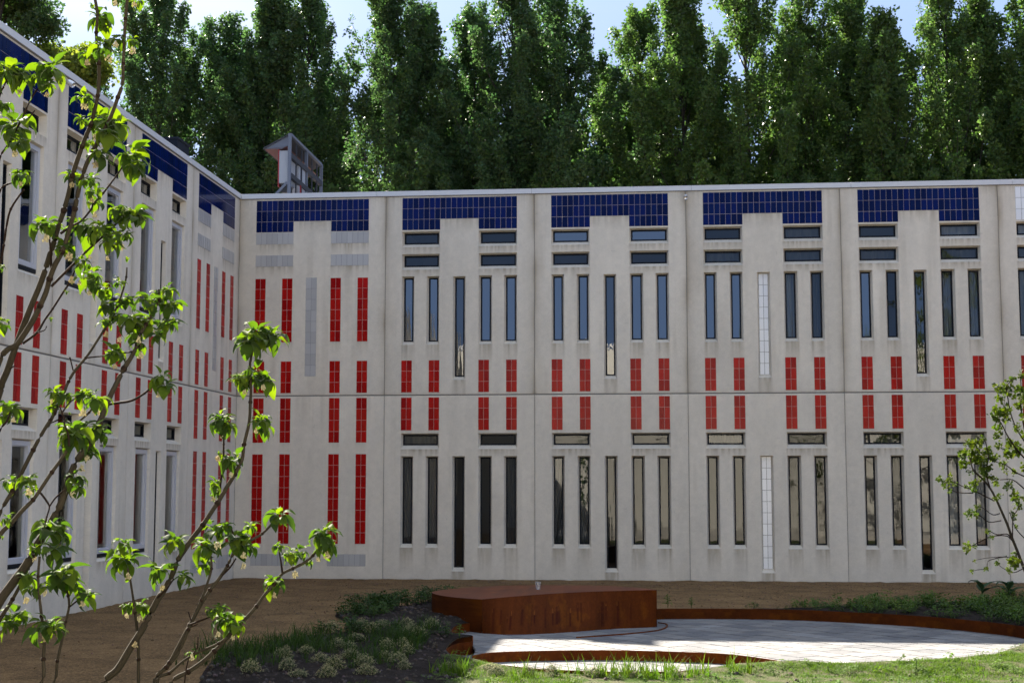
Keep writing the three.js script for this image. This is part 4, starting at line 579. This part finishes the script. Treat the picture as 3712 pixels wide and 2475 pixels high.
shrub([4.75, 0, 20.95], 'tall flowering shrub at the left edge with stout grey stems crossing the left wing', LEFT_STEMS, LEFT_CLUSTERS, LEFT_FLOWERS, 21);
shrub([5.75, 0, 20.55], 'lower flowering shrub whose slanting stems reach towards the soil bed', RIGHT_STEMS, RIGHT_CLUSTERS, RIGHT_FLOWERS, 22);

// ---------------------------------------------------------------- trees behind the roofs
function clump(n, R, size, seed, flat = 1) { // a spray of small leaves
  const r = rng(seed), pos = [], idx = [], v = new THREE.Vector3(), a = new THREE.Vector3(), b = new THREE.Vector3();
  for (let i = 0; i < n; i++) {
    const q = R * Math.cbrt(r()), th = r() * 6.283, ph = Math.acos(2 * r() - 1); v.set(Math.sin(ph) * Math.cos(th), Math.cos(ph) * flat, Math.sin(ph) * Math.sin(th)).multiplyScalar(q);
    a.set(r() - 0.5, r() - 0.7, r() - 0.5).normalize(); b.set(r() - 0.5, r() - 0.5, r() - 0.5).cross(a).normalize();
    const s = size * (0.7 + 0.6 * r()), w = s * 0.45, k = pos.length / 3, p = (u, t) => pos.push(v.x + a.x * s * u + b.x * w * t, v.y + a.y * s * u + b.y * w * t, v.z + a.z * s * u + b.z * w * t);
    p(0, 0); p(0.4, 1); p(1, 0); p(0.4, -1); idx.push(k, k + 1, k + 2, k, k + 2, k + 3);
  }
  return geom(pos, idx);
}
const poplarClumps = [0, 1, 2].map(i => clump(18, 0.21, 0.112, 500 + i, 1.1)), broadClump = clump(16, 0.3, 0.1, 510, 0.7), youngClump = [0, 1].map(i => clump(9, 0.05, 0.048, 520 + i, 0.9));
M.poplarLeaf = leafMat([0.062, 0.124, 0.03], 0.62, 0.9, { clearcoat: 0.25, clearcoatRoughness: 0.3 });
M.poplarBark = std([0.03, 0.027, 0.023], 0.95);
function scatter(parent, name, geo, mat, list, tint) { // list of [x, y, z, scale]
  const m = new THREE.InstancedMesh(geo, mat, list.length), o = new THREE.Object3D(), r = rng(list.length * 7 + 3), c = new THREE.Color();
  list.forEach((p, i) => { o.position.set(p[0], p[1], p[2]); o.rotation.set(r() * 6.28, r() * 6.28, r() * 6.28); if (p[4] !== undefined) o.rotation.set((r() - 0.5) * p[4], r() * 6.28, (r() - 0.5) * p[4]); o.scale.setScalar(p[3]); o.updateMatrix(); m.setMatrixAt(i, o.matrix); const k = 0.7 + 0.6 * r(); c.setRGB(k * (tint?.[0] ?? 1) * (0.9 + 0.35 * r()), k * (tint?.[1] ?? 1), k * (tint?.[2] ?? 1) * (0.7 + 0.6 * r())); m.setColorAt(i, c); });
  m.name = name; m.castShadow = m.receiveShadow = true; m.userData.kind = 'stuff'; parent.add(m); return m;
}
// a broad poplar: many limbs sweep out and up from the trunk to an uneven envelope, each carrying sprays of leaves
function poplar(x, z, h, spread, seed, label, tint, dense = 1, lean = 0) {
  const t = thing('poplar_tree', label, 'tree', [x, 0, z], 0, 'tall poplars behind the building'), r = rng(seed), wood = [], spots = [], g = () => r() + r() + r() - 1.5;
  wood.push(tube([[0, 0, 0, 0.24], [0.05, h * 0.3, 0.02, 0.17], [lean * 0.4, h * 0.6, 0, 0.08], [lean, h * 0.9, 0, 0.01]], 7));
  const R = y => spread * 2.1 * Math.pow(clamp((h * 1.02 - y) / (h * 0.42)), 0.75), n = 92;
  for (let i = 0; i < n; i++) {
    const y1 = mix(8.8, h, Math.pow((i + r()) / n, 0.9)), a = i * 2.4 + r(), q = R(y1) * (0.2 + 1.0 * r()), rise = 0.9 + q * (1.1 + 0.9 * r()), y0 = Math.max(2, y1 - rise), ax = lean * y1 / h;
    const X = Math.cos(a) * q + ax, Z = Math.sin(a) * q, pts = [[ax * 0.8, y0, 0, 0.03], [mix(ax, X, 0.55), mix(y0, y1, 0.42), Z * 0.55, 0.02], [X, y1, Z, 0.005]];
    wood.push(tube(pts, 4, 2));
    const c = new THREE.CatmullRomCurve3(pts.map(p => new THREE.Vector3(...p.slice(0, 3)))), m = Math.round((6 + rise * 12) * dense * (0.7 + 0.6 * r()));
    for (let k = 0; k < m; k++) {
      const s = 0.25 + 0.78 * Math.sqrt((k + 0.5) / m), p = c.getPoint(Math.min(1, s)), w = 0.3 * (1.25 - s) + 0.08;
      if (p.y < 9) continue;
      if (fbm((p.x + x) * 0.75 + 40, p.y * 0.7, 3) < 0.345 && r() < 0.9) continue;
      spots.push([p.x + g() * w, p.y + g() * w * 1.3 + Math.max(0, s - 1) * 0.8, p.z + g() * w, 0.55 + 0.7 * r()]);
    }
    for (let k = 0; k < 3; k++) spots.push([X + g() * 0.06, y1 + k * 0.13, Z + g() * 0.06, 0.55 - k * 0.1]);
  }
  part(t, 'trunk', mergeGeometries(wood), M.poplarBark);
  scatter(t, 'crown', poplarClumps[seed % 3], M.poplarLeaf, spots, tint);
}
{
  const r = rng(31), row = [[-10.2, 20.6, 1.9], [-8.6, 19.2, 1.5], [-6.1, 20.2, 1.2], [-4.2, 21.4, 1.25], [-2.1, 20.6, 1.2], [-0.3, 19.6, 1.15], [1.1, 20.0, 1.2], [2.7, 20.9, 1.2], [4.9, 21.4, 1.5], [7.3, 19.7, 1.1], [9.1, 20.2, 1.2], [11.1, 21.2, 1.3], [12.9, 21.0, 1.2], [14.9, 20.0, 1.2], [16.4, 17.0, 0.9], [18.2, 20.8, 1.25], [19.7, 20.4, 1.15], [21.5, 20.2, 1.3], [23.4, 20.9, 1.3]];
  const nth = ['first', 'second', 'third', 'fourth', 'fifth', 'sixth', 'seventh', 'eighth', 'ninth', 'tenth', 'eleventh', 'twelfth', 'thirteenth', 'fourteenth', 'fifteenth', 'sixteenth', 'seventeenth', 'eighteenth', 'nineteenth'];
  row.forEach(([x, h, s], i) => poplar(x + (r() - 0.5) * 0.7, -25 + (r() - 0.5) * 3.4, mix(h, 20.3, 0.6) - 0.35 + (r() - 0.5) * 0.7, s * (1.1 + 0.3 * r()), 700 + i, `tall poplar in front row behind the wings, ${nth[i]} from the left`, i > 8 ? [1.12, 1.18, 0.9] : [0.88, 1.0, 1.1], 1, (r() - 0.5) * 0.8));  // sunlit look put into the tint of the right-hand crowns, left ones darker
  [-12.5, -8, -5, -2.8, 0.4, 3.6, 6.2, 9.8, 13.6, 17, 20.5, 24].forEach((x, i) => poplar(x, -30 + (r() - 0.5) * 2, 17.4 + r() * 1.8, 1.8, 800 + i, `lower poplar filling the gaps in the rear row, ${nth[i]} from the left`, [0.95, 1, 1], 0.7));
}
function broadTree(x, z, h, rx, ry, seed, label, tint, leaf) {
  const t = thing('broadleaf_tree', label, 'tree', [x, 0, z]), r = rng(seed), wood = [], spots = [], cy = h - ry;
  wood.push(tube([[0, 0, 0, 0.22], [0.1, h * 0.35, 0, 0.17], [0, h * 0.7, 0.1, 0.08], [0, h * 0.95, 0, 0.02]], 7));
  for (let i = 0; i < 26; i++) {
    const a = i * 2.4, e = mix(-0.6, 1.2, r()), q = 0.75 + 0.3 * r(), X = Math.cos(a) * Math.cos(e) * rx * q, Y = cy + Math.sin(e) * ry * q, Z = Math.sin(a) * Math.cos(e) * rx * q;
    wood.push(tube([[0, Math.max(1.5, Y - ry * 0.9), 0, 0.06], [X * 0.5, Y - ry * 0.25, Z * 0.5, 0.04], [X, Y, Z, 0.01]], 5));
    for (let k = 0; k < 95; k++) { const d = Math.cbrt(r()) * rx * 0.42, b = r() * 6.283, c = 2 * r() - 1, s = Math.sqrt(1 - c * c); spots.push([X + Math.cos(b) * s * d, Y + c * d * 0.45, Z + Math.sin(b) * s * d, 0.7 + 0.6 * r()]); }
  }
  part(t, 'trunk', mergeGeometries(wood), M.poplarBark); scatter(t, 'crown', broadClump, leaf ?? M.poplarLeaf, spots, tint);
}
broadTree(-10.9, -12, 17.2, 1.9, 4.2, 901, 'dark broadleaf tree rising behind the left wing at the picture corner', [0.75, 0.85, 0.8]);
broadTree(-9.2, -13.2, 14.4, 1.25, 2.0, 902, 'rounded yellow green tree just over the left wing roof', [2.6, 1.9, 0.8]);

// ---------------------------------------------------------------- young trees in the right hand bed
M.youngLeaf = leafMat([0.06, 0.1, 0.005], 0.5, 0.9);
{
  const t = thing('young_tree', 'slender young tree with fresh leaves leaning in from the right', 'tree', [12.36, groundY(12.36, 8.16), 8.156]);
  const main = YOUNG_STEMS[0]; part(t, 'trunk', tube(main, 7, 4), M.bark);
  for (const s of YOUNG_STEMS.slice(1)) part(t, 'branch', tube(s.map(p => [p[0], p[1], p[2], Math.max(0.003, p[3])]), 5, 3), M.twig);
  const lists = [[], []], r = rng(61);
  for (const [x, y, z, R] of YOUNG_CLUSTERS) { const n = Math.max(1, Math.round(R * 85)); for (let i = 0; i < n; i++) lists[i & 1].push([x + (r() - 0.5) * R * 1.3, y + (r() - 0.5) * R * 1.3, z + (r() - 0.5) * R * 1.3, clamp(R / 0.06, 0.5, 1.15)]); }
  scatter(t, 'crown', youngClump[0], M.youngLeaf, lists[0]); scatter(t, 'crown', youngClump[1], M.youngLeaf, lists[1]);
  const s = thing('young_tree', 'bright yellow green young tree whose crown edge shows above the coping at far right', 'tree', [14.2, 0, 6.2]), wood = [], spots = [];
  wood.push(tube([[0, 0, 0, 0.06], [0.05, 2.5, 0, 0.05], [-0.1, 5, 0, 0.03], [-0.1, 7.6, 0, 0.008]], 6));
  for (let i = 0; i < 26; i++) { const a = i * 2.4, y = 2.8 + i * 0.17, L = 1.35 * (1 - 0.45 * i / 26); wood.push(tube([[0, y - 0.6, 0, 0.018], [Math.cos(a) * L * 0.6, y - 0.15, Math.sin(a) * L * 0.6, 0.012], [Math.cos(a) * L, y, Math.sin(a) * L, 0.005]], 4)); for (let k = 0; k < 26; k++) { const f = 0.35 + 0.7 * r(); spots.push([Math.cos(a) * L * f + (r() - 0.5) * 0.3, y - (1 - f) * 0.5 + (r() - 0.5) * 0.3, Math.sin(a) * L * f + (r() - 0.5) * 0.3, 1.1 + 0.6 * r()]); } }
  part(s, 'trunk', mergeGeometries(wood), M.bark); scatter(s, 'crown', youngClump[0], M.youngLeaf, spots, [1.2, 1.1, 1]);
  [[12.6, 23.5, 'first'], [15.4, 24, 'second'], [17.2, 24.8, 'third']].forEach(([x, z, n]) => copyOf(s, `${n} young tree along the pale walkway, seen only mirrored in the lower panes`, 'young trees along the walkway').position.set(x, 0, z));
}

// ---------------------------------------------------------------- planting
const soilTop = (x, z) => groundY(x, z) + 0.03;
function blade(h, w, bend, seed) { const r = rng(seed), pos = [], idx = []; let y = 0, x = 0, a = 0.1; for (let i = 0; i <= 4; i++) { const t = i / 4, q = w * (1 - t * t) * 0.5 + 0.0004; pos.push(x, y, -q, x, y, q); y += Math.cos(a) * h / 4; x += Math.sin(a) * h / 4; a += bend / 4; if (i) { const b = i * 2; idx.push(b - 2, b - 1, b, b, b - 1, b + 1); } } return geom(pos, idx).rotateY(r() * 6.28); }
function tuft(n, R, h, w, seed) { const r = rng(seed), g = []; for (let i = 0; i < n; i++) { const a = r() * 6.28, q = R * Math.sqrt(r()); g.push(blade(h * (0.5 + 0.7 * r()), w * (0.7 + 0.6 * r()), 0.4 + 1.6 * r(), seed * 50 + i).translate(Math.cos(a) * q, 0, Math.sin(a) * q)); } return mergeGeometries(g); }
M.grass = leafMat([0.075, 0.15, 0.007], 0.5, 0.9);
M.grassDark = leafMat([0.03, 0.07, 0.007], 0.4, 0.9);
M.weed = leafMat([0.07, 0.14, 0.009], 0.5, 0.9);
M.bloom = leafMat([0.4, 0.37, 0.2], 0.3, 0.95);
M.bloomLeaf = leafMat([0.055, 0.085, 0.025], 0.35, 0.95);
const free = (x, z) => !inside(x, z, OUTLINE) && nearest(x, z, OUTLINE)[2] > 0.05;
const topLevel = (m, label, cat) => { m.name = numbered(m.name); scene.add(m); tag(m, label, cat, null, 'stuff'); };
{
  const r = rng(88), lawn = [], tall = [];
  for (let i = 0; i < 66000; i++) { const x = 4 + r() * 11, z = 9.5 + r() * r() * 11; if (!inside(x, z, LAWN) || !free(x, z)) continue; const d = fbm(x * 1.6 + 3, z * 1.6, 3); if (x < 8 && d < 0.56) continue; if (d < 0.34 + 0.2 * r()) continue; lawn.push([x, groundY(x, z) + 0.02, z, 0.55 + 0.6 * r(), 0.5]); }
  topLevel(scatter(scene, 'grass', tuft(11, 0.05, 0.055, 0.0042, 3), M.grass, lawn), 'short sunlit grass along the front rim of the paving', 'grass');
  for (const [cx, cz, n] of [[5.69, 12.04, 10], [5.85, 12.1, 10], [6.85, 11.98, 8], [7.27, 11.95, 16], [7.38, 11.95, 12], [7.53, 11.96, 10], [7.72, 11.92, 8], [8.0, 11.84, 8], [8.49, 11.62, 6], [6.5, 12.2, 8], [7.9, 12.1, 8], [5.7, 11.9, 6]]) for (let i = 0; i < n * 1.5; i++) tall.push([cx + (r() - 0.5) * 0.36, groundY(cx, cz) + 0.01, cz + (r() - 0.3) * 0.3, 0.65 + 0.7 * r(), 0.4]);
  topLevel(scatter(scene, 'grass', tuft(5, 0.03, 0.21, 0.0085, 5), M.grass, tall), 'tall arching grass blades in the sun before the lower crescent', 'grass');
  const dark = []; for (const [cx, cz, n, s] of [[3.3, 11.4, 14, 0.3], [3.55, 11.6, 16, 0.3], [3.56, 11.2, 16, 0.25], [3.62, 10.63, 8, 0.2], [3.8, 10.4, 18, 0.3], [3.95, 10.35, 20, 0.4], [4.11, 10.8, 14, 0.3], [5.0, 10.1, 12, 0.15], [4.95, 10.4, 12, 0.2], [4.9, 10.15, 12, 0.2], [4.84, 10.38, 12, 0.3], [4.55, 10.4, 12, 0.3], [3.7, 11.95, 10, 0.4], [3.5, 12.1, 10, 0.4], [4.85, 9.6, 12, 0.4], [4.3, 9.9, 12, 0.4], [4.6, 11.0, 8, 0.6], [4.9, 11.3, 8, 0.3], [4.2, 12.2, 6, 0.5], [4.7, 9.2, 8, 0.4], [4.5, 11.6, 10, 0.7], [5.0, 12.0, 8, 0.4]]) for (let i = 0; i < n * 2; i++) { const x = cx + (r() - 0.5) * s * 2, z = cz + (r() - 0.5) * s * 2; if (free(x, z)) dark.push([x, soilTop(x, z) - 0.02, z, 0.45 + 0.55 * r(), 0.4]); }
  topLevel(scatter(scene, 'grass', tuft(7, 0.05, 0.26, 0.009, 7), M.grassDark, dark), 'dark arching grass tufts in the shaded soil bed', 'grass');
  // low leafy weeds
  const rosette = (n, R, size, h, seed) => { const q = rng(seed), g = []; for (let i = 0; i < n; i++) { const a = i * 2.4 + q(), L = size * (0.7 + 0.6 * q()), y = h * (0.25 + 0.75 * q()), R2 = R * q(); g.push(leafGeo(0.5, 1.2 + q(), 0.3, seed + i, 4).scale(L, L, L).rotateX(-0.3 * q()).rotateY(a).translate(Math.sin(a) * R2, y, Math.cos(a) * R2)); } g.push(tube([[0, 0, 0, 0.003], [0, h, 0, 0.002]], 4, 1)); return mergeGeometries(g); };
  const low = [rosette(16, 0.06, 0.055, 0.1, 40), rosette(20, 0.07, 0.06, 0.17, 41)];
  const bedB = []; for (let i = 0; i < 2600; i++) { const x = 8.9 + r() * 5.2, z = 4.1 + r() * 5.6; if (!inside(x, z, BED_B) || !free(x, z)) continue; const e = nearest(x, z, OUTLINE)[2], d = fbm(x * 1.3 + 8, z * 1.3, 3); if (d < 0.40 - 0.1 * smooth(9, 12, x) || r() > 0.75) continue; bedB.push([x, soilTop(x, z) - 0.02, z, (0.55 + 0.6 * r()) * mix(0.75, 1.2, smooth(9, 12.5, x)), 0.5]); }
  topLevel(scatter(scene, 'ground_cover', low[1], M.weed, bedB.filter((_, i) => i % 2)), 'leafy green ground cover in the bed behind the long edging', 'ground cover');
  topLevel(scatter(scene, 'ground_cover', low[0], M.grassDark, bedB.filter((_, i) => !(i % 2))), 'darker low ground cover among the leafy plants behind the edging', 'ground cover');
  const bedA = []; for (let i = 0; i < 700; i++) { const x = 3.6 + r() * 1.8, z = 4.6 + r() * 5.2; if (!inside(x, z, BED_A) || !free(x, z)) continue; const d = fbm(x * 2 + 1, z * 1.2, 3); if (z > 7.6 ? d < 0.52 : d < 0.38) continue; if (x > 4.25 && z > 6.2 && z < 9) continue; bedA.push([x, soilTop(x, z) - 0.02, z, (z < 7 ? 0.9 : 0.6) + 0.5 * r(), 0.5]); }
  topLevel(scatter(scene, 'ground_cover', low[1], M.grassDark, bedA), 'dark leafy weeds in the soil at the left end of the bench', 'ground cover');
  const lit = []; for (let i = 0; i < 420; i++) { const x = 5.5 + r() * 7, z = 9.8 + r() * 3; if (!inside(x, z, LAWN) || !free(x, z) || fbm(x * 2.3, z * 2.3 + 9, 3) < (x > 10 ? 0.44 : 0.52)) continue; lit.push([x, groundY(x, z) + 0.02, z, 0.45 + 0.5 * r(), 0.5]); }
  topLevel(scatter(scene, 'ground_cover', low[0], M.weed, lit), 'bright broad leaved weeds scattered through the sunlit lawn', 'ground cover');
  const clods = []; for (let i = 0; i < 4200; i++) { const a = r() < 0.97, x = a ? 3.3 + r() * 2.6 : 5.5 + r() * 6.5, z = a ? 4.5 + r() * 9 : 10 + r() * 3; if (!(inside(x, z, a ? BED_A : LAWN)) || !free(x, z)) continue; clods.push([x, soilTop(x, z) + 0.012, z, 0.3 + r() * r() * 1.9]); }
  topLevel(scatter(scene, 'soil_clods', new THREE.DodecahedronGeometry(0.016, 0).scale(1, 0.7, 1), std([0.05, 0.042, 0.037], 1), clods), 'loose crumbs of soil scattered over the beds', 'soil');
  const grit = []; for (let i = 0; i < 9000; i++) { const x = r() * 14, z = 0.05 + r() * r() * 14; if (!free(x, z) || inside(x, z, BED_A) || inside(x, z, BED_B)) continue; grit.push([x, groundY(x, z) + 0.002, z, 0.3 + r() * r() * 1.2]); }
  topLevel(scatter(scene, 'gravel', new THREE.IcosahedronGeometry(0.008, 0), std([0.15, 0.1, 0.065], 0.95), grit), 'coarse gravel stones lying on the courtyard surface', 'gravel');
  const litter = []; for (let i = 0; i < 900; i++) { const x = r() * 13.5, z = 0.05 + Math.pow(r(), 1.5) * 13; if (!free(x, z) || inside(x, z, LAWN) || inside(x, z, BED_B)) continue; litter.push([x, groundY(x, z) + 0.008, z, 0.5 + r(), 0.9]); }
  topLevel(scatter(scene, 'leaf_litter', leafGeo(0.5, 2.2, 0.3, 9, 4).scale(0.03, 0.03, 0.03), matt([0.1, 0.06, 0.03], 0.95, 0.1, { side: THREE.DoubleSide }), litter), 'dry brown leaf litter scattered over the gravel', 'litter');
  // single bigger weeds by the edging
  const single = (x, z, s, mat, label) => { const o = thing('leafy_weed', label, 'weed', [x, soilTop(x, z) - 0.01, z], x * 3); part(o, 'stem', tube([[0, 0, 0, 0.005], [0.01, 0.12 * s, 0, 0.004], [0, 0.2 * s, 0.01, 0.002]], 5), M.grassDark); for (let i = 0; i < 12; i++) { const k = part(o, 'leaf', bladeLeaf[i % 6], mat); k.position.set(0, (0.05 + 0.013 * i) * s, 0); k.rotation.set(-0.25, i * 2.4, 0, 'YXZ'); k.scale.setScalar((0.11 - 0.004 * i) * s); k.scale.x *= 0.6; } };
  single(5.5, 9.85, 0.8, M.weed, 'bright leafy weed in the notch of the rusty edging by the bench');
  single(8.2, 5.86, 0.7, M.weed, 'small leafy weed behind the edging just right of the bench');
  single(7.88, 5.85, 0.9, M.weed, 'bushy weed close against the right end of the bench');
  single(9.35, 11.62, 0.55, M.weed, 'pale upright weed on the lawn close to the thin rim');
  single(10.2, 11.5, 0.65, M.weed, 'tall pale weed standing in the lawn at the front right');
  // broad leaved plants
  const bl = leafMat([0.035, 0.075, 0.03], 0.25, 0.6);
  [[12.46, 4.35, 5, 'broad leaved dark plant nearest the edge of the gravel, leftmost of three'], [12.8, 4.5, 5, 'broad leaved dark plant between two others in the back bed'], [13.25, 4.7, 6, 'largest broad leaved dark plant at the right end of the back bed']].forEach(([x, z, n, label], q) => { const o = thing('broad_leaf_plant', label, 'plant', [x, soilTop(x, z), z], q, 'broad leaved plants in the back bed'); for (let i = 0; i < n; i++) { const k = part(o, 'leaf', bladeLeaf[i % 6], bl); k.position.set(0, 0.1 + 0.025 * i, 0); k.rotation.set(-0.5 - 0.15 * (i % 3), i * 2.4 + 0.8, 0, 'YXZ'); k.scale.set(0.22, 0.22, 0.3); } part(o, 'stem', tube([[0, -0.04, 0, 0.012], [0, 0.22, 0, 0.008]], 5, 1), M.grassDark); });
  // white flowering clumps: one built, the others copied
  const make = () => {
    const o = thing('white_flower_clump', 'x', 'flower clump'), q = rng(71), f = [], l = [];
    for (let i = 0; i < 64; i++) { const a = i * 2.4, e = Math.acos(1 - 0.95 * (i + 0.5) / 64), R = (0.075 + 0.03 * q()) * (1 + 0.16 * Math.sin(a * 3.1) * Math.sin(e)), x = Math.sin(e) * Math.cos(a) * R, y = 0.03 + Math.cos(e) * R * 1.25, z = Math.sin(e) * Math.sin(a) * R; for (let k = 0; k < 7; k++) f.push(new THREE.OctahedronGeometry(0.0046, 0).scale(1, 0.6, 1).translate(x + (q() - 0.5) * 0.026, y + (q() - 0.5) * 0.026, z + (q() - 0.5) * 0.026)); for (let k = 0; k < 3; k++) l.push(leafGeo(0.4, 0.8, 0.3, i, 3).scale(0.035, 0.035, 0.035).rotateX(-0.8 + q()).rotateY(q() * 6.28).translate(x * 0.86, y * 0.86 - 0.008, z * 0.86)); }
    part(o, 'blossom', mergeGeometries(f), M.bloom); part(o, 'foliage', mergeGeometries(l), M.bloomLeaf); return o;
  };
  const proto = make(); let first = true;
  const spots = [[3.95, 12.83], [3.88, 11.52], [4.0, 11.75], [4.2, 12.48], [4.42, 12.91], [4.08, 11.22], [4.39, 11.9], [4.64, 12.4], [4.7, 13.0], [4.18, 9.29], [4.29, 9.41], [4.47, 9.68], [4.48, 9.12], [4.77, 9.1], [4.86, 9.3], [4.92, 9.86], [4.41, 10.59], [4.6, 11.49], [4.37, 10.08], [4.81, 10.65], [4.97, 11.55], [5.13, 11.79], [4.87, 12.12], [5.02, 12.77], [4.96, 10.45], [5.09, 9.2], [5.05, 9.9], [5.12, 11.2], [4.28, 10.62], [4.01, 9.72], [5.26, 12.14], [5.66, 11.86], [6.05, 11.74], [6.14, 12.0], [6.43, 11.95], [6.68, 12.05], [7.09, 12.02], [7.5, 12.05], [7.88, 11.95]];
  const ord = ['nearest', 'second nearest', 'third nearest', 'fourth nearest', 'fifth nearest', 'sixth nearest', 'seventh nearest', 'eighth nearest', 'ninth nearest', 'tenth nearest', 'eleventh nearest', 'twelfth nearest', 'thirteenth nearest', 'fourteenth nearest', 'fifteenth nearest', 'sixteenth nearest', 'seventeenth nearest', 'eighteenth nearest', 'nineteenth nearest', 'twentieth nearest', '21st nearest', '22nd nearest', '23rd nearest', '24th nearest', '25th nearest', '26th nearest', '27th nearest', '28th nearest', '29th nearest', '30th nearest', '31st nearest', '32nd nearest'];
  const shade = spots.filter(p => p[0] < 5.5).sort((a, b) => Math.hypot(a[0] - 5.4, a[1] - 8.2) - Math.hypot(b[0] - 5.4, b[1] - 8.2)), lit2 = spots.filter(p => p[0] >= 5.5);
  const place = (p, label, group) => { const o = first ? proto : copyOf(proto, label, group); first = false; tag(o, label, 'flower clump', group); o.position.set(p[0], soilTop(p[0], p[1]) - 0.01, p[1]); o.rotation.y = p[0] * 40; o.scale.set(0.65 + 0.5 * r(), 0.55 + 0.5 * r(), 0.65 + 0.5 * r()); };
  shade.forEach((p, i) => place(p, `cream flower clump in the shaded bed, ${ord[i]} to the bench's left foot`, 'cream flower clumps in the shaded bed'));
  lit2.forEach((p, i) => place(p, `sunlit cream flower clump before the lower crescent, ${['first', 'second', 'third', 'fourth', 'fifth', 'sixth', 'seventh', 'eighth'][i]} from the left`, 'cream flower clumps in the sun'));
}
renderer.render(scene, camera);
